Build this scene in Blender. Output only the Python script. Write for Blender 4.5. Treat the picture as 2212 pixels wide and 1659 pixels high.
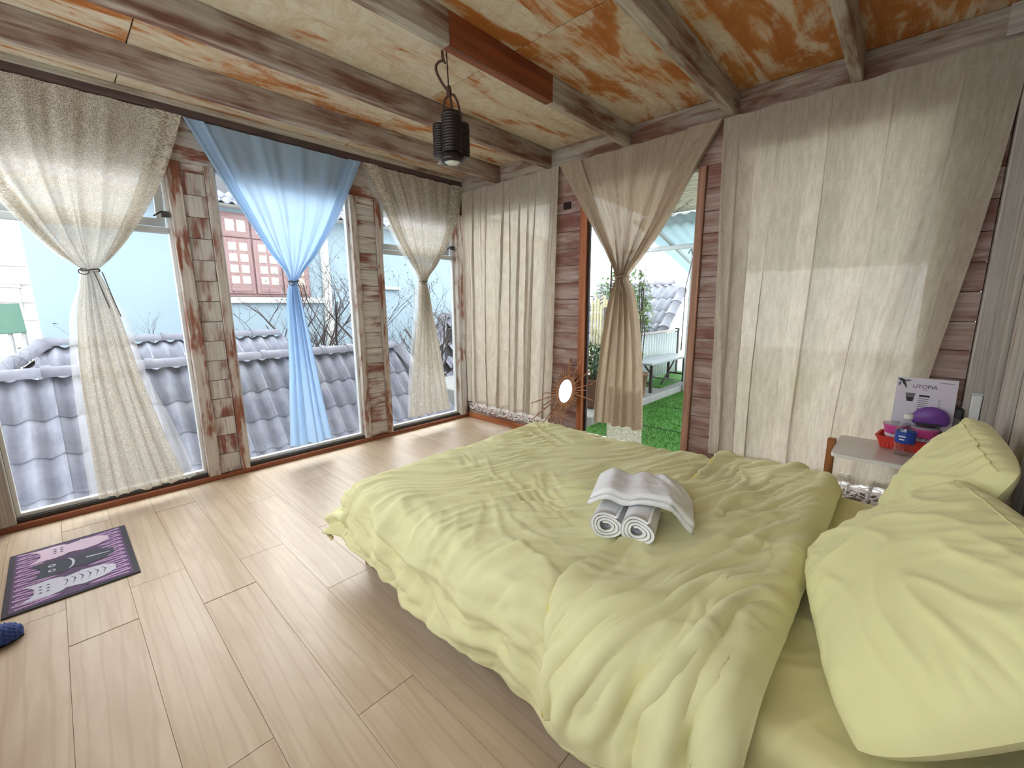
import bpy, bmesh, math, random
import numpy as np
from mathutils import Vector, Matrix, Euler

# ------------------------------------------------------------------ scene, camera, sky, exposure
scene = bpy.context.scene
for o in list(bpy.data.objects):
    bpy.data.objects.remove(o, do_unlink=True)
COL = scene.collection
cam_d = bpy.data.cameras.new('camera'); cam = bpy.data.objects.new('camera', cam_d); COL.objects.link(cam)
cam_d.sensor_width = 36.0
cam_d.lens = 916.05 * 36.0 / 2212.0
cam_d.clip_start = 0.05; cam_d.clip_end = 200
cam.location = (3.623, -3.135, 1.25)
cam.rotation_euler = (math.radians(79.541), math.radians(0.407), math.radians(42.923))
scene.camera = cam

world = bpy.data.worlds.new('overcast_sky'); scene.world = world
world.use_nodes = True
bg = world.node_tree.nodes['Background']
bg.inputs['Color'].default_value = (0.90, 0.95, 1.0, 1)
bg.inputs['Strength'].default_value = 2.3
scene.view_settings.view_transform = 'Standard'
scene.view_settings.look = 'None'
scene.view_settings.gamma = 1.0
scene.view_settings.use_curve_mapping = False
scene.view_settings.exposure = 0.88
sun_d = bpy.data.lights.new('veiled_sun', 'SUN'); sun_d.energy = 2.6; sun_d.angle = math.radians(42); sun_d.color = (1.0, .99, .97)
sun = bpy.data.objects.new('veiled_sun', sun_d); COL.objects.link(sun); sun.location = (-6, 6, 8)
sun.rotation_euler = Vector((1.0, -.55, -.56)).to_track_quat('-Z', 'Y').to_euler()
scene.cycles.use_denoising = True
scene.cycles.use_adaptive_sampling = True
scene.cycles.adaptive_threshold = 0.14
scene.cycles.max_bounces = 5
scene.cycles.diffuse_bounces = 3
scene.cycles.glossy_bounces = 3
scene.cycles.transmission_bounces = 4
scene.cycles.transparent_max_bounces = 12
scene.cycles.caustics_reflective = False
scene.cycles.caustics_refractive = False

R = math.radians
PI = math.pi
def S(r, g, b):
    def f(v):
        v /= 255.0
        return v / 12.92 if v <= 0.04045 else ((v + 0.055) / 1.055) ** 2.4
    return (f(r), f(g), f(b), 1.0)

# ------------------------------------------------------------------ node helpers and materials
class NT:
    def __init__(s, name):
        s.m = bpy.data.materials.new(name); s.m.use_nodes = True
        s.t = s.m.node_tree; s.t.nodes.clear()
        s.out = s.n('ShaderNodeOutputMaterial')
    def n(s, typ, **kw):
        nd = s.t.nodes.new(typ)
        for k, v in kw.items():
            if k.startswith('_'): setattr(nd, k[1:], v)
            else: s.set(nd, k, v)
        return nd
    def set(s, nd, key, v):
        key = int(key[1:]) if key[0] == 'i' and key[1:].isdigit() else key.replace('__', ' ')
        sock = nd.inputs[key]
        if hasattr(v, 'links') or isinstance(v, bpy.types.NodeSocket): s.t.links.new(v, sock)
        elif isinstance(v, bpy.types.Node): s.t.links.new(v.outputs[0], sock)
        else: sock.default_value = v
    def surf(s, nd): s.t.links.new(nd.outputs[0], s.out.inputs['Surface']); return s.m
    def math(s, op, a, b=0.0, clamp=False):
        return s.n('ShaderNodeMath', _operation=op, _use_clamp=clamp, i0=a, i1=b).outputs[0]
    def mix(s, f, a, b, blend='MIX'):
        nd = s.n('ShaderNodeMix', _data_type='RGBA', _blend_type=blend)
        s.set(nd, 'i0', f); s.set(nd, 'i6', a); s.set(nd, 'i7', b)
        return nd.outputs[2]
    def ramp(s, f, stops):
        nd = s.n('ShaderNodeValToRGB', Fac=f)
        el = nd.color_ramp.elements
        el[0].position, el[0].color = stops[0]
        el[1].position, el[1].color = stops[1]
        for p, c in stops[2:]:
            e = el.new(p); e.color = c
        return nd.outputs[0]
    def step(s, f, a, b):
        nd = s.n('ShaderNodeMapRange', _clamp=True, _interpolation_type='SMOOTHSTEP')
        s.set(nd, 'Value', f); s.set(nd, 'From Min', a); s.set(nd, 'From Max', b)
        return nd.outputs[0]
    def coords(s, kind='Object', rnd=True, scale=(1, 1, 1), off=37.0):
        tc = s.n('ShaderNodeTexCoord').outputs[kind]
        if rnd:
            oi = s.n('ShaderNodeObjectInfo').outputs['Random']
            v = s.n('ShaderNodeVectorMath', _operation='ADD', i0=tc)
            cb = s.n('ShaderNodeCombineXYZ', X=s.math('MULTIPLY', oi, off), Y=s.math('MULTIPLY', oi, off * .7), Z=s.math('MULTIPLY', oi, off * 1.3))
            s.set(v, 'i1', cb.outputs[0]); tc = v.outputs[0]
        mp = s.n('ShaderNodeMapping', Vector=tc, Scale=scale)
        return mp.outputs[0]
    def noise(s, vec, scale=1, detail=5, rough=.6, dist=0.0):
        return s.n('ShaderNodeTexNoise', Vector=vec, Scale=scale, Detail=min(detail, 3.5), Roughness=rough, Distortion=dist).outputs[0]
    def bump(s, h, strength=.3, dist=.01):
        return s.n('ShaderNodeBump', Height=h, Strength=strength, Distance=dist).outputs[0]
    def pbr(s, col, rough=.6, metal=0.0, nrm=None, spec=.5, **kw):
        b = s.n('ShaderNodeBsdfPrincipled')
        s.set(b, 'Base Color', col); s.set(b, 'Roughness', rough); s.set(b, 'Metallic', metal)
        s.set(b, 'Specular IOR Level', spec)
        if nrm is not None: s.set(b, 'Normal', nrm)
        for k, v in kw.items(): s.set(b, k.replace('_', ' '), v)
        return b

def painted_wood(name, paint, paint2, wood, wood2, cover=.5, soft=.08, ls=1.6, ts=13.0, rough=.62, patch=.5):
    n = NT(name)
    v1 = n.coords(scale=(ls, ts, ts)); v2 = n.coords(scale=(ls * .9, ts * .28, ts * .28)); v3 = n.coords(scale=(1.0, 70, 70))
    a = n.noise(v1, 1.6, 7, .68, .4); b = n.noise(v2, 1.7, 4, .6, .3)
    m = n.math('ADD', n.math('MULTIPLY', a, 1 - patch), n.math('MULTIPLY', b, patch))
    mask = n.step(m, cover - soft, cover + soft)          # 0 = bare wood, 1 = paint
    g = n.noise(v3, 1.4, 4, .6)
    pc = n.mix(n.noise(v2, 2.3, 4, .6), paint, paint2)
    wc = n.mix(g, wood, wood2)
    col = n.mix(mask, wc, pc)
    col = n.mix(n.step(g, .62, .35), col, n.mix(.28, col, (0.03, .02, .015, 1)))
    h = n.math('ADD', n.math('MULTIPLY', mask, .6), n.math('MULTIPLY', g, .5))
    return n.surf(n.pbr(col, rough, nrm=n.bump(h, .25, .004), spec=.3))

def plain_wood(name, c1, c2, rough=.5, ts=22.0, ls=1.2, spec=.4, bump=.12):
    n = NT(name)
    v = n.coords(scale=(ls, ts, ts)); g = n.noise(v, 1.5, 6, .62, .6)
    v3 = n.coords(scale=(1, 90, 90)); f = n.noise(v3, 1.3, 3, .6)
    col = n.mix(n.step(g, .3, .7), c1, c2)
    col = n.mix(n.math('MULTIPLY', f, .25), col, c1)
    return n.surf(n.pbr(col, rough, nrm=n.bump(g, bump, .003), spec=spec))

def plain(name, col, rough=.6, metal=0.0, spec=.5, var=.12, vs=8.0, bump=.05, **kw):
    n = NT(name)
    v = n.coords(scale=(vs,) * 3); a = n.noise(v, 1.0, 5, .6)
    d = (col[0] * (1 - var), col[1] * (1 - var), col[2] * (1 - var), 1)
    l = (min(1, col[0] * (1 + var)), min(1, col[1] * (1 + var)), min(1, col[2] * (1 + var)), 1)
    return n.surf(n.pbr(n.mix(a, d, l), rough, metal, nrm=n.bump(a, bump, .004), spec=spec, **kw))

def cloth(name, c1, c2, trans=.3, tcol=None, clear=0.0, weave=420.0, coarse=26.0, bump=.25, sheen=.15, uv=True, slub=.5):
    n = NT(name)
    kind = 'UV' if uv else 'Object'
    vu = n.coords(kind, False, (weave, weave * .06, 1)); vv = n.coords(kind, False, (weave * .06, weave, 1))
    a = n.noise(vu, 1, 3, .6); b = n.noise(vv, 1, 3, .6)
    w = n.math('ADD', n.math('MULTIPLY', a, .5), n.math('MULTIPLY', b, .5))
    cz = n.noise(n.coords(kind, False, (coarse, coarse * .12, 1)), 1, 5, .65)
    f = n.math('ADD', n.math('MULTIPLY', w, slub), n.math('MULTIPLY', cz, 1 - slub))
    col = n.mix(n.step(f, .36, .64), c1, c2)
    nb = n.bump(f, bump, .003)
    d = n.n('ShaderNodeBsdfDiffuse', Color=col, Normal=nb)
    t = n.n('ShaderNodeBsdfTranslucent', Color=(n.mix(n.step(f, .36, .64), c1, tcol) if tcol else col), Normal=nb)
    sh = n.n('ShaderNodeMixShader', i0=trans); n.set(sh, 'i1', d); n.set(sh, 'i2', t)
    if clear > 0:
        tr = n.n('ShaderNodeBsdfTransparent')
        s2 = n.n('ShaderNodeMixShader', i0=clear); n.set(s2, 'i1', sh); n.set(s2, 'i2', tr); sh = s2
    return n.surf(sh)

def lace(name, c1, c2, motif=70.0, lo=.12, hi=.9, trans=.4):
    n = NT(name)
    v = n.coords('UV', False, (motif, motif, 1))
    wv = n.n('ShaderNodeVectorMath', _operation='ADD', i0=v)
    nz = n.n('ShaderNodeTexNoise', Vector=v, Scale=.7, Detail=3); n.set(wv, 'i1', nz.outputs['Color'])
    vo = n.n('ShaderNodeTexVoronoi', _feature='DISTANCE_TO_EDGE', Vector=wv.outputs[0], Scale=1.0)
    edge = n.step(vo.outputs[0], .22, .06)
    pet = n.n('ShaderNodeTexVoronoi', _feature='F1', Vector=wv.outputs[0], Scale=.34)
    fl = n.step(pet.outputs['Distance'], .34, .2)
    big = n.noise(n.coords('UV', False, (9, 9, 1)), 1, 3, .6)
    dens = n.math('MAXIMUM', edge, n.math('MULTIPLY', fl, .9))
    dens = n.math('MAXIMUM', dens, n.math('MULTIPLY', n.step(big, .56, .66), .6))
    alpha = n.math('ADD', n.math('MULTIPLY', dens, hi - lo), lo)
    col = n.mix(dens, c1, c2)
    d = n.n('ShaderNodeBsdfDiffuse', Color=col); t = n.n('ShaderNodeBsdfTranslucent', Color=col)
    sh = n.n('ShaderNodeMixShader', i0=trans); n.set(sh, 'i1', d); n.set(sh, 'i2', t)
    tr = n.n('ShaderNodeBsdfTransparent')
    s2 = n.n('ShaderNodeMixShader', i0=alpha); n.set(s2, 'i1', tr); n.set(s2, 'i2', sh)
    return n.surf(s2)

def glass(name, tint=(.97, .985, .985, 1), refl=1.0):
    n = NT(name)
    tr = n.n('ShaderNodeBsdfTransparent', Color=tint); gl = n.n('ShaderNodeBsdfGlossy', Color=(1, 1, 1, 1), Roughness=.02)
    fr = n.n('ShaderNodeFresnel', IOR=1.45)
    front = n.math('SUBTRACT', 1.0, n.n('ShaderNodeNewGeometry').outputs['Backfacing'])
    s = n.n('ShaderNodeMixShader', i0=n.math('MULTIPLY', n.math('MULTIPLY', fr.outputs[0], refl, True), front)); n.set(s, 'i1', tr); n.set(s, 'i2', gl)
    return n.surf(s)

M = {}
M['floor'] = None
def floor_mat():
    n = NT('oak_laminate')
    v = n.coords(scale=(1.3, 9, 9)); v2 = n.coords(scale=(2.2, 36, 36)); v3 = n.coords(scale=(.5, 2, 2))
    wv = n.n('ShaderNodeTexWave', _wave_type='RINGS', _rings_direction='Z', Vector=n.coords(scale=(.55, 5.5, 1)), Scale=1.3, Distortion=9.0, Detail=3.0, Detail__Scale=.8)
    a = n.noise(v, 1.4, 5, .6, .8); b = n.noise(v2, 1.2, 4, .6)
    col = n.mix(n.step(a, .3, .7), S(188, 160, 128), S(207, 183, 153))
    col = n.mix(n.math('MULTIPLY', n.step(wv.outputs[0], .82, 1.0), .3), col, S(160, 124, 88))
    col = n.mix(n.math('MULTIPLY', n.step(b, .55, .75), .3), col, S(176, 146, 112))
    col = n.mix(n.math('MULTIPLY', n.noise(v3, 1, 3, .5), .35), col, S(212, 198, 180))
    return n.surf(n.pbr(col, n.math('ADD', n.math('MULTIPLY', b, .10), .34), nrm=n.bump(b, .06, .002), spec=.5))
M['floor'] = floor_mat()
M['subfloor'] = plain('subfloor_dark', S(60, 48, 38), .9)
RED = S(112, 58, 38); RED2 = S(70, 38, 28); DBR = S(60, 36, 28)
M['wallA'] = painted_wood('peeling_cream_planks', S(220, 214, 205), S(196, 188, 180), S(156, 98, 82), S(120, 78, 68), .465, .07, ts=11, patch=.55)
M['battenA'] = painted_wood('peeling_cream_batten', S(218, 208, 196), S(192, 180, 168), S(160, 98, 74), S(130, 82, 64), .475, .06, ls=2.2, ts=14)
M['wallB'] = painted_wood('worn_pink_planks', S(198, 180, 170), S(172, 146, 138), S(148, 98, 86), S(124, 78, 70), .5, .12, ls=1.4, ts=11)
M['battenB'] = plain_wood('reddish_batten', S(156, 112, 92), S(190, 146, 120), .6)
M['orange_wood'] = plain_wood('orange_bare_wood', S(150, 82, 46), S(186, 116, 72), .55)
M['wallC'] = painted_wood('whitewashed_boards', S(214, 206, 198), S(198, 186, 178), S(172, 128, 112), S(120, 76, 62), .38, .06, ls=1.2, ts=8)
M['greybatten'] = painted_wood('grey_batten', S(196, 188, 178), S(176, 166, 156), S(140, 112, 98), S(90, 72, 62), .36, .06)
M['beam'] = painted_wood('limewashed_beam', S(202, 194, 178), S(172, 161, 144), S(138, 96, 72), S(104, 72, 54), .46, .09, ls=1.3, ts=11)
M['beam_dark'] = painted_wood('worn_dark_beam', S(192, 180, 166), S(160, 144, 130), S(134, 92, 74), S(102, 68, 56), .48, .1, ls=1.3, ts=11)
M['beam_red'] = plain_wood('red_brown_beam', S(104, 50, 28), S(150, 80, 42), .5)
M['headdark'] = plain_wood('dark_header_board', S(76, 58, 56), S(102, 82, 78), .7)
def ceil_mat(name, cover):
    n = NT(name)
    v1 = n.coords(scale=(1.0, 5.0, 4)); v2 = n.coords(scale=(.8, 1.7, 2)); v3 = n.coords(scale=(2.5, 40, 3)); v4 = n.coords(scale=(5, 3.5, 3))
    a = n.noise(v1, 1.5, 7, .66, 1.2); b = n.noise(v2, 1.6, 5, .6, 1.4); s = n.noise(v3, 1.2, 4, .6); x = n.noise(v4, 1.5, 5, .7, 2.2)
    m = n.math('ADD', n.math('ADD', n.math('MULTIPLY', a, .38), n.math('MULTIPLY', b, .34)), n.math('ADD', n.math('MULTIPLY', s, .12), n.math('MULTIPLY', x, .16)))
    mask = n.step(m, cover - .045, cover + .06)
    wc = n.mix(n.step(a, .3, .7), S(166, 98, 44), S(198, 136, 74))
    pc = n.mix(n.step(x, .35, .7), S(216, 210, 190), S(200, 184, 152))
    col = n.mix(n.math('MULTIPLY', mask, .93), wc, pc)
    col = n.mix(n.math('MULTIPLY', n.step(s, .58, .7), .3), col, S(164, 106, 52))
    return n.surf(n.pbr(col, .55, nrm=n.bump(m, .15, .004), spec=.3))
M['ceil'] = ceil_mat('brushed_plywood', .485)
M['ceil_pale'] = ceil_mat('brushed_plywood_pale', .44)
M['ceil_orange'] = ceil_mat('brushed_plywood_orange', .515)
M['redtrim'] = plain_wood('red_brown_trim', S(118, 62, 40), S(150, 88, 58), .45)
M['darkgap'] = plain('dark_rebate', S(70, 66, 62), .8)
M['whiteframe'] = plain('white_window_frame', S(225, 226, 224), .45, var=.05)
M['greyframe'] = plain('grey_white_sash', S(196, 200, 200), .5, var=.06)
M['glass'] = glass('window_glass')
M['metal'] = plain('dark_iron', S(48, 36, 32), .5, .6, var=.3)
M['lace'] = lace('cream_lace', S(196, 184, 166), S(224, 216, 202), 105, .45, .98, .38)
M['lace_hem'] = lace('coarse_lace_hem', S(160, 155, 150), S(225, 220, 214), 55, .04, .96, .3)
M['tulle'] = cloth('white_tulle', S(240, 238, 232), S(250, 248, 244), .5, clear=.68, weave=500)
M['blue'] = cloth('pale_blue_voile', S(186, 214, 242), S(206, 228, 248), .5, S(192, 220, 248), clear=.06, weave=300, coarse=14)
M['linen'] = cloth('cream_linen', S(192, 178, 158), S(216, 204, 188), .40, S(218, 206, 186), clear=.03, weave=380, coarse=60, bump=.6)
M['linen_tan'] = cloth('tan_linen', S(180, 160, 138), S(206, 188, 166), .34, S(210, 190, 164), clear=.03, weave=380, coarse=60, bump=.6)
M['cord'] = plain('grey_cord', S(92, 84, 78), .9)
def bedcloth(name, a, b):
    n = NT(name)
    v = n.coords('Object', False, (9, 9, 9)); f = n.noise(v, 1, 5, .6); w = n.noise(n.coords('Object', False, (260, 260, 260)), 1, 2, .5)
    col = n.mix(f, a, b)
    h = n.math('ADD', f, n.math('MULTIPLY', w, .25))
    return n.surf(n.pbr(col, .85, nrm=n.bump(h, .12, .004), spec=.15, Sheen_Weight=.15))
M['duvet'] = bedcloth('yellow_cotton_duvet', S(230, 224, 168), S(236, 231, 182))
M['sheet'] = bedcloth('yellow_cotton_sheet', S(232, 222, 160), S(238, 230, 172))
M['hem'] = bedcloth('yellow_hem_cotton', S(222, 200, 98), S(230, 210, 112))
M['pillow'] = bedcloth('yellow_cotton_pillow', S(236, 230, 164), S(242, 237, 180))
M['towel'] = plain('white_terry', S(248, 247, 248), .95, var=.06, vs=260, bump=.6, spec=.1)
M['bedwood'] = plain_wood('dark_bed_wood', S(92, 56, 38), S(124, 78, 52), .5)
M['mattress'] = plain('mattress_ticking', S(210, 204, 190), .9)

# ------------------------------------------------------------------ mesh helpers
def link(o, parent=None):
    COL.objects.link(o)
    if parent is not None:
        o.parent = parent
        pm = Matrix.LocRotScale(parent.location, parent.rotation_euler, None)
        if parent.parent is not None:
            pp = parent.parent
            pm = Matrix.LocRotScale(pp.location, pp.rotation_euler, None) @ parent.matrix_parent_inverse @ pm
        o.matrix_parent_inverse = pm.inverted()
    return o
def tag(o, label=None, cat=None, group=None, kind=None):
    if label: o['label'] = label
    if cat: o['category'] = cat
    if group: o['group'] = group
    if kind: o['kind'] = kind
    return o
def empty(name, loc=(0, 0, 0), rot=(0, 0, 0), **kw):
    o = bpy.data.objects.new(name, None); o.empty_display_size = .05
    o.location = loc; o.rotation_euler = rot
    COL.objects.link(o); tag(o, **kw); return o
def struct(name, loc=(0, 0, 0), label=None):
    return empty(name, loc, kind='structure', label=label)
def mobj(name, verts, faces, mat, parent=None, smooth=False, loc=(0, 0, 0), rot=(0, 0, 0), uvs=None):
    me = bpy.data.meshes.new(name)
    me.from_pydata([tuple(v) for v in verts], [], [tuple(int(i) for i in f) for f in faces])
    if smooth: me.polygons.foreach_set('use_smooth', [True] * len(me.polygons))
    if uvs is not None:
        ul = me.uv_layers.new(name='UVMap')
        li = np.zeros(len(me.loops), dtype=np.int32); me.loops.foreach_get('vertex_index', li)
        ul.data.foreach_set('uv', np.asarray(uvs, dtype=np.float32)[li].ravel())
    me.materials.append(mat); me.update()
    o = bpy.data.objects.new(name, me); o.location = loc; o.rotation_euler = rot
    return link(o, parent)
def bmobj(name, bm, mat, parent=None, smooth=False, loc=(0, 0, 0), rot=(0, 0, 0)):
    bmesh.ops.recalc_face_normals(bm, faces=bm.faces)
    me = bpy.data.meshes.new(name); bm.to_mesh(me); bm.free()
    if smooth: me.polygons.foreach_set('use_smooth', [True] * len(me.polygons))
    me.materials.append(mat)
    o = bpy.data.objects.new(name, me); o.location = loc; o.rotation_euler = rot
    return link(o, parent)
def shared(name, me, parent=None, loc=(0, 0, 0), rot=(0, 0, 0)):
    o = bpy.data.objects.new(name, me); o.location = loc; o.rotation_euler = rot
    return link(o, parent)
def bm_box(bm, c, d, rot=None, bevel=0.0):
    r = bmesh.ops.create_cube(bm, size=1.0); vs = r['verts']
    bmesh.ops.scale(bm, vec=d, verts=vs)
    if bevel > 0:
        es = list({e for v in vs for e in v.link_edges})
        rb = bmesh.ops.bevel(bm, geom=es, offset=bevel, segments=1, affect='EDGES', profile=.5)
        vs = list({v for f in rb['faces'] for v in f.verts} | {v for v in vs if v.is_valid})
    if rot is not None: bmesh.ops.rotate(bm, cent=(0, 0, 0), matrix=Euler(rot).to_matrix(), verts=vs)
    bmesh.ops.translate(bm, vec=c, verts=vs)
    return vs
def box(name, lo, hi, mat, parent=None, bevel=.0015, smooth=False):
    """box piece whose local X runs along its longest side"""
    lo = Vector(lo); hi = Vector(hi); c = (lo + hi) / 2; d = hi - lo
    ax = max(range(3), key=lambda i: d[i])
    if ax == 0: dl, rot = (d.x, d.y, d.z), (0, 0, 0)
    elif ax == 1: dl, rot = (d.y, d.x, d.z), (0, 0, PI / 2)
    else: dl, rot = (d.z, d.y, d.x), (0, -PI / 2, 0)
    bm = bmesh.new(); bm_box(bm, (0, 0, 0), dl, None, min(bevel, min(dl) * .3))
    return bmobj(name, bm, mat, parent, smooth, c, rot)
def bm_tube(bm, pts, rad, n=8, cap=True):
    pts = [Vector(p) for p in pts]
    rs = rad if isinstance(rad, (list, tuple, np.ndarray)) else [rad] * len(pts)
    rings = []; up = None
    for i, p in enumerate(pts):
        t = (pts[min(i + 1, len(pts) - 1)] - pts[max(i - 1, 0)])
        if t.length < 1e-9: t = Vector((0, 0, 1))
        t.normalize()
        if up is None: up = t.orthogonal().normalized()
        else:
            up = up - t * up.dot(t)
            up = up.normalized() if up.length > 1e-6 else t.orthogonal().normalized()
        bi = t.cross(up)
        rings.append([bm.verts.new(p + (up * math.cos(2 * PI * k / n) + bi * math.sin(2 * PI * k / n)) * rs[i]) for k in range(n)])
    for a, b in zip(rings, rings[1:]):
        for k in range(n): bm.faces.new((a[k], a[(k + 1) % n], b[(k + 1) % n], b[k]))
    if cap and n > 2:
        bm.faces.new(rings[0][::-1]); bm.faces.new(rings[-1])
def tube(name, pts, rad, mat, parent=None, n=8, loc=(0, 0, 0), rot=(0, 0, 0)):
    bm = bmesh.new(); bm_tube(bm, pts, rad, n); return bmobj(name, bm, mat, parent, True, loc, rot)
def bm_lathe(bm, prof, n=32, sx=1.0, sy=1.0):
    rings = []
    for r, z in prof:
        if r < 1e-6: rings.append([bm.verts.new((0, 0, z))])
        else: rings.append([bm.verts.new((r * sx * math.cos(2 * PI * k / n), r * sy * math.sin(2 * PI * k / n), z)) for k in range(n)])
    for a, b in zip(rings, rings[1:]):
        for k in range(n):
            k2 = (k + 1) % n
            if len(a) == 1 and len(b) == 1: continue
            if len(a) == 1: bm.faces.new((a[0], b[k2], b[k]))
            elif len(b) == 1: bm.faces.new((a[k], a[k2], b[0]))
            else: bm.faces.new((a[k], a[k2], b[k2], b[k]))
def lathe(name, prof, mat, parent=None, n=32, loc=(0, 0, 0), rot=(0, 0, 0), sx=1.0, sy=1.0, smooth=True):
    bm = bmesh.new(); bm_lathe(bm, prof, n, sx, sy); return bmobj(name, bm, mat, parent, smooth, loc, rot)
def plate(name, pts, th, mat, parent=None, loc=(0, 0, 0), rot=(0, 0, 0)):
    """flat outline in local XY given thickness th in Z"""
    n = len(pts)
    v = [(p[0], p[1], 0) for p in pts] + [(p[0], p[1], th) for p in pts]
    f = [tuple(range(n))[::-1], tuple(range(n, 2 * n))] + [(i, (i + 1) % n, n + (i + 1) % n, n + i) for i in range(n)]
    return mobj(name, v, f, mat, parent, False, loc, rot)
def grid_faces(nu, nv):
    i = np.arange((nu - 1) * (nv - 1)); r = i // (nv - 1); c = i % (nv - 1); a = r * nv + c
    return np.stack([a, a + 1, a + nv + 1, a + nv], 1)
def grid(name, Pn, mat, parent=None, uv=None, solid=0.0, sub=0):
    nu, nv = Pn.shape[:2]
    o = mobj(name, Pn.reshape(-1, 3), grid_faces(nu, nv), mat, parent, True, uvs=None if uv is None else uv.reshape(-1, 2))
    if solid:
        m = o.modifiers.new('thickness', 'SOLIDIFY'); m.thickness = solid; m.offset = -1
    return o
_perm = {}
def pn(x, y, seed=0):
    if seed not in _perm:
        rs = np.random.RandomState(seed + 11); p = rs.permutation(256); _perm[seed] = (np.concatenate([p, p]), rs.rand(256) * 2 * PI)
    p, ang = _perm[seed]
    xi = np.floor(x).astype(int); yi = np.floor(y).astype(int); xf = x - xi; yf = y - yi
    def g(i, j, dx, dy):
        h = ang[p[p[i & 255] + (j & 255)]]; return np.cos(h) * dx + np.sin(h) * dy
    u = xf ** 3 * (xf * (xf * 6 - 15) + 10); v = yf ** 3 * (yf * (yf * 6 - 15) + 10)
    a = g(xi, yi, xf, yf); b = g(xi + 1, yi, xf - 1, yf); c = g(xi, yi + 1, xf, yf - 1); d = g(xi + 1, yi + 1, xf - 1, yf - 1)
    return 1.5 * ((a * (1 - u) + b * u) * (1 - v) + (c * (1 - u) + d * u) * v)
def sst(x, a, b):
    t = np.clip((x - a) / (b - a), 0, 1); return t * t * (3 - 2 * t)
def normals(Pn):
    du = np.gradient(Pn, axis=0); dv = np.gradient(Pn, axis=1)
    n = np.cross(du, dv); return n / (np.linalg.norm(n, axis=2, keepdims=True) + 1e-12)
rng = random.Random(7)

ZC = 2.55          # ceiling underside
WX = 3.95          # right wall plane
YF = -3.75         # front wall plane

# ------------------------------------------------------------------ floor
floor = box('floor', (-.12, YF - .1, -.09), (WX + .1, .12, -.016), M['subfloor'], bevel=0)
tag(floor, kind='structure')
rows = [YF] + [-3.664 + .202 * k for k in range(19)]
rows = [r for r in rows if r < -.02] + [0.0]
offs = {2: 1.15, 3: 1.45, 4: 1.17, 5: 2.764}
for k in range(len(rows) - 1):
    y0, y1 = rows[k], rows[k + 1]
    off = offs.get(k, rng.uniform(0, 1.22))
    js = [0.0] + [x for x in [off + 1.22 * j for j in range(-4, 5)] if .08 < x < WX - .08] + [WX]
    for x0, x1 in zip(js, js[1:]):
        g = .0009 if k not in (3, 5) else .0026
        box('floor_plank', (x0 + g, y0 + .0004, -.014), (x1 - g, y1 - .0004, 0), M['floor'], floor, bevel=.0006)

# ------------------------------------------------------------------ ceiling, beams
ceiling = box('ceiling', (-.3, YF - .3, ZC + .02), (WX + .3, .3, ZC + .07), M['beam_dark'], bevel=0)
tag(ceiling, kind='structure')
beams = [(.545, .60), (1.165, 1.215), (1.90, 1.955), (2.63, 2.685), (3.24, 3.29)]
bx = [0.0] + [(a + b) / 2 for a, b in beams] + [WX]
ys = [YF, -2.69, -1.30, 0.0]
for i in range(6):
    for j in range(3):
        mt = M['ceil']
        if j == 2 and i in (3, ): mt = M['ceil']
        elif i in (4, 5): mt = M['ceil_orange']
        elif i in (1, 2): mt = M['ceil_pale'] if i == 2 else M['ceil']
        elif i == 0: mt = M['ceil_pale']
        box('ceiling_panel', (bx[i] + .001, ys[j] + .003, ZC), (bx[i + 1] - .001, ys[j + 1] - .003, ZC + .018), mt, ceiling, bevel=.001)
for i, (a, b) in enumerate(beams):
    if i == 2:
        box('ceiling_beam', (a, YF, 2.408), (b, -1.74, ZC), M['beam'], ceiling, .003)
        o = box('ceiling_beam', (a, -1.739, 2.408), (b, -.98, ZC), M['beam_red'], ceiling, .003); o['label'] = 'red brown unpainted length of ceiling beam'
        box('ceiling_beam', (a, -.979, 2.408), (b, -.035, ZC), M['beam'], ceiling, .003)
    else:
        box('ceiling_beam', (a, YF, 2.408), (b, -.035, ZC), M['beam_dark'] if i in (0, 1) else M['beam'], ceiling, .003)

# ------------------------------------------------------------------ left wall with its three windows
WTOP = 2.19
wl = struct('wall_left', (0, -1.8, 0))
box('header_board', (-.10, YF, WTOP), (-.002, .10, 2.47), M['battenA'], wl)
box('header_trim', (-.10, YF, 2.47), (.035, 0, 2.512), M['headdark'], wl)
box('header_trim', (-.10, YF, 2.513), (.045, 0, ZC - .001), M['beam'], wl)
box('sill_rail', (-.12, -3.50, -.012), (.022, -.001, .034), M['redtrim'], wl, .003)
box('sill_rebate', (-.12, -3.50, .035), (-.012, -.06, .058), M['darkgap'], wl)
def wall_panel(parent, y0, y1, b0, b1):
    box('batten', (-.09, y0, .035), (.020, y0 + b0, WTOP), M['battenA'], parent, .003)
    box('batten', (-.09, y1 - b1, .035), (.020, y1, WTOP), M['battenA'], parent, .003)
    box('backing_board', (-.095, y0 + b0, .035), (-.086, y1 - b1, WTOP), M['headdark'], parent, 0)
    z = .035; k = 0
    while z < WTOP - .01:
        h = .14 + rng.uniform(-.004, .004); z1 = min(z + h, WTOP)
        ox = rng.uniform(-.002, .003)
        box('plank', (-.085, y0 + b0 + .002, z + .0015), (.002 + ox, y1 - b1 - .002, z1 - .0015), M['wallA'], parent, .002)
        z = z1
wall_panel(wl, -2.505, -2.24, .075, .055)
wall_panel(wl, -1.272, -.985, .055, .055)
box('corner_post', (-.10, -.115, .035), (.028, -.03, WTOP), M['battenA'], wl, .004)
box('corner_post', (-.10, -.029, .035), (.012, .10, 2.47), M['headdark'], wl, .004)
box('end_post', (-.10, -3.505, .035), (.02, -3.43, WTOP), M['greybatten'], wl, .004)
box('end_post', (-.10, -3.60, 0), (.03, -3.506, WTOP), M['headdark'], wl, .004)  # dark strip added in place of the dark gap beyond the post above
box('end_panel', (-.10, YF, 0), (.0, -3.601, WTOP), M['wallC'], wl, .002)

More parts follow.
